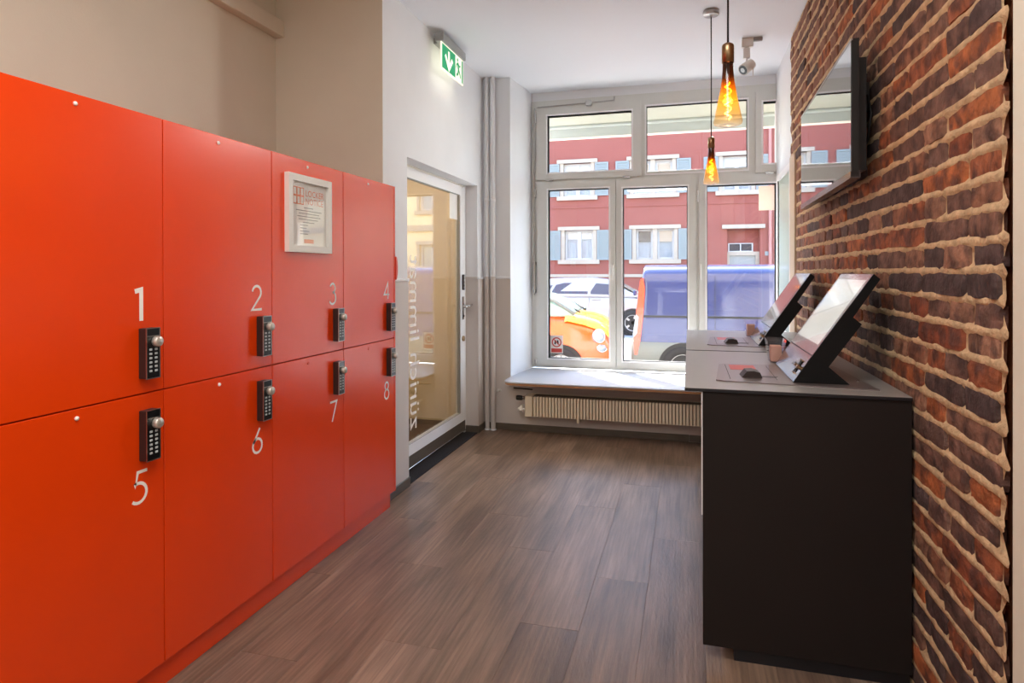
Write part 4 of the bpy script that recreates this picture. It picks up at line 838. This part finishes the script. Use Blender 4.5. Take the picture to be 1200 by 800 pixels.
loft([gs(-4.62, .78, .62, .60), gs(-4.25, 1.02, .70, .56), gs(-3.3, 1.055, .725, .58), gs(-2.55, 1.05, .725, .58), gs(-2.28, 1.0, .72, .57), gs(-1.80, .755, .70, .62)], 10.81).obj('windows', 'windscreen', e)
rs = lambda x, zt, ht: [(x, ht + .02, zt - .045), (x, ht, zt - .015), (x, ht * .6, zt + .012), (x, 0, zt + .022)]
loft([rs(-4.3, 1.02, .56), rs(-3.3, 1.055, .58), rs(-2.45, 1.045, .58)], 10.81).obj('roof', 'carorange', e)
MB().tube([(-2.42, 10.25, 1.02), (-2.1, 10.17, .90), (-1.78, 10.12, .70)], .03).obj('pillar', 'van_low', e)
MB().tube([(-1.72, 10.30, .72), (-1.86, 10.45, .775), (-2.0, 10.7, .86)], .012).tube([(-1.70, 10.75, .735), (-1.84, 10.95, .80), (-1.95, 11.2, .86)], .012).obj('wiper', 'black', e)
hd2 = Vector((.62, -.74, .22)).normalized(); hp = Vector((-1.375, 10.085, .36))
MB().lathe([(.10, -.05), (.103, 0), (.092, .012)], (0, 0, 0), 20).v
def lamp(p, d, r_, ry, m_, name):
    u = d.cross(Vector((0, 0, 1))).normalized(); w = u.cross(d); b = MB(); n_ = 20; rings = []
    for rr, h in ((1.0, -.06), (1.0, .0), (.86, .02), (.5, .035), (.01, .04)):
        rings.append([p + u * (rr * r_ * math.cos(2 * math.pi * i / n_)) + w * (rr * ry * math.sin(2 * math.pi * i / n_)) + d * h for i in range(n_)])
    b.add([v for rg in rings for v in rg], [(k_ * n_ + i, k_ * n_ + (i + 1) % n_, (k_ + 1) * n_ + (i + 1) % n_, (k_ + 1) * n_ + i) for k_ in range(4) for i in range(n_)], True)
    o = b.obj(name, m_, e); rg = MB().tube([rings[1][i % n_] for i in range(n_ + 1)], .012, 6).obj('trim_ring', 'chrome', o); return o
lamp(hp, hd2, .10, .105, 'lamp_white', 'headlamp'); lamp(Vector((-1.335, 10.115, .165)), hd2, .085, .06, 'lamp_white', 'fog_lamp')
MB().bbox(-1.175, -1.15, 10.55, 11.05, -.02, .10, .006).obj('number_plate', 'paper', e); MB().tube([(-1.22, 10.35, .0), (-1.15, 10.5, .0), (-1.14, 11.1, .0)], .03).obj('grille', 'black', e)
wheel(e, -1.97, SZ + .31, .31, 9.985, 1, 14); wheel(e, -4.15, SZ + .31, .31, 9.985, 1, 14)
# white estate on the far side of the road
e = empty('parked_car', (-3.2, 19.5, SZ), 'white car parked on the far side of the street', 'car')
wc = lambda x, zt, k=1.0, nz=.62: [(x, .80 * k, -.22), (x, .89 * k, -.08), (x, .90 * k, .30), (x, .885 * k, min(nz, zt - .04)), (x, .78 * k, zt - .01), (x, .4 * k, zt + .02), (x, 0, zt + .03)]
smooth(loft([wc(-5.35, .50, .85, .45), wc(-5.25, .66, .96), wc(-4.6, .70), wc(-3, .70), wc(-1.9, .70), wc(-1.45, .66, 1, .56), wc(-.95, .58, .97, .5), wc(-.70, .42, .88, .36), wc(-.63, .2, .78, .12)], 19.5).obj('body', 'carwhite', e), 2)
wg = lambda x, zt, hw, hr: [(x, hw, .64), (x, hw * .99, .72), (x, hr + .03, zt - .12), (x, hr, zt - .05), (x, hr * .6, zt), (x, 0, zt + .01)]
loft([wg(-5.15, .78, .80, .74), wg(-4.7, 1.10, .85, .66), wg(-4.0, 1.20, .86, .67), wg(-2.8, 1.22, .86, .68), wg(-2.2, 1.15, .86, .68), wg(-1.45, .72, .82, .76)], 19.5).obj('cabin', 'carwhite', e)
def side_glass(pts, nm, m_): MB().prism(pts, lambda x, z: (x, 19.5 - .862 + max(0, z - .70) * .40, z), lambda x, z: (x, 19.5 - .80 + max(0, z - .70) * .40, z)).obj(nm, m_, e)
side_glass([(-2.80, .73), (-1.85, .71), (-1.98, .84), (-2.25, 1.02), (-2.80, 1.06)], 'side_window', 'carglass'); side_glass([(-4.0, .74), (-2.88, .73), (-2.88, 1.06), (-3.6, 1.06), (-3.85, 1.0)], 'side_window', 'carglass'); side_glass([(-4.62, .76), (-4.08, .75), (-3.95, .99), (-4.35, .95)], 'side_window', 'carglass')
MB().prism([(-1.40, .735), (-2.10, 1.13)], lambda x, z: (x, 18.86, z), lambda x, z: (x, 20.1, z)) if False else None
MB().add([(-1.46, 18.74, .745), (-1.46, 20.26, .745), (-2.16, 20.14, 1.145), (-2.16, 18.86, 1.145)], [(0, 1, 2, 3)]).obj('windscreen', 'windscreen', e)
MB().bbox(-2.84, -2.835, 18.60, 18.62, -.05, .70, .001).bbox(-3.95, -3.945, 18.60, 18.62, -.05, .70, .001).obj('door_seam', 'van_low', e); MB().bbox(-2.75, -2.5, 18.575, 18.62, .56, .60, .01).bbox(-3.85, -3.6, 18.575, 18.62, .56, .60, .01).obj('door_handle', 'carwhite', e)
wheel(e, -1.56, SZ + .36, .36, 18.585, 1, 5); wheel(e, -4.35, SZ + .36, .36, 18.585, 1, 5)
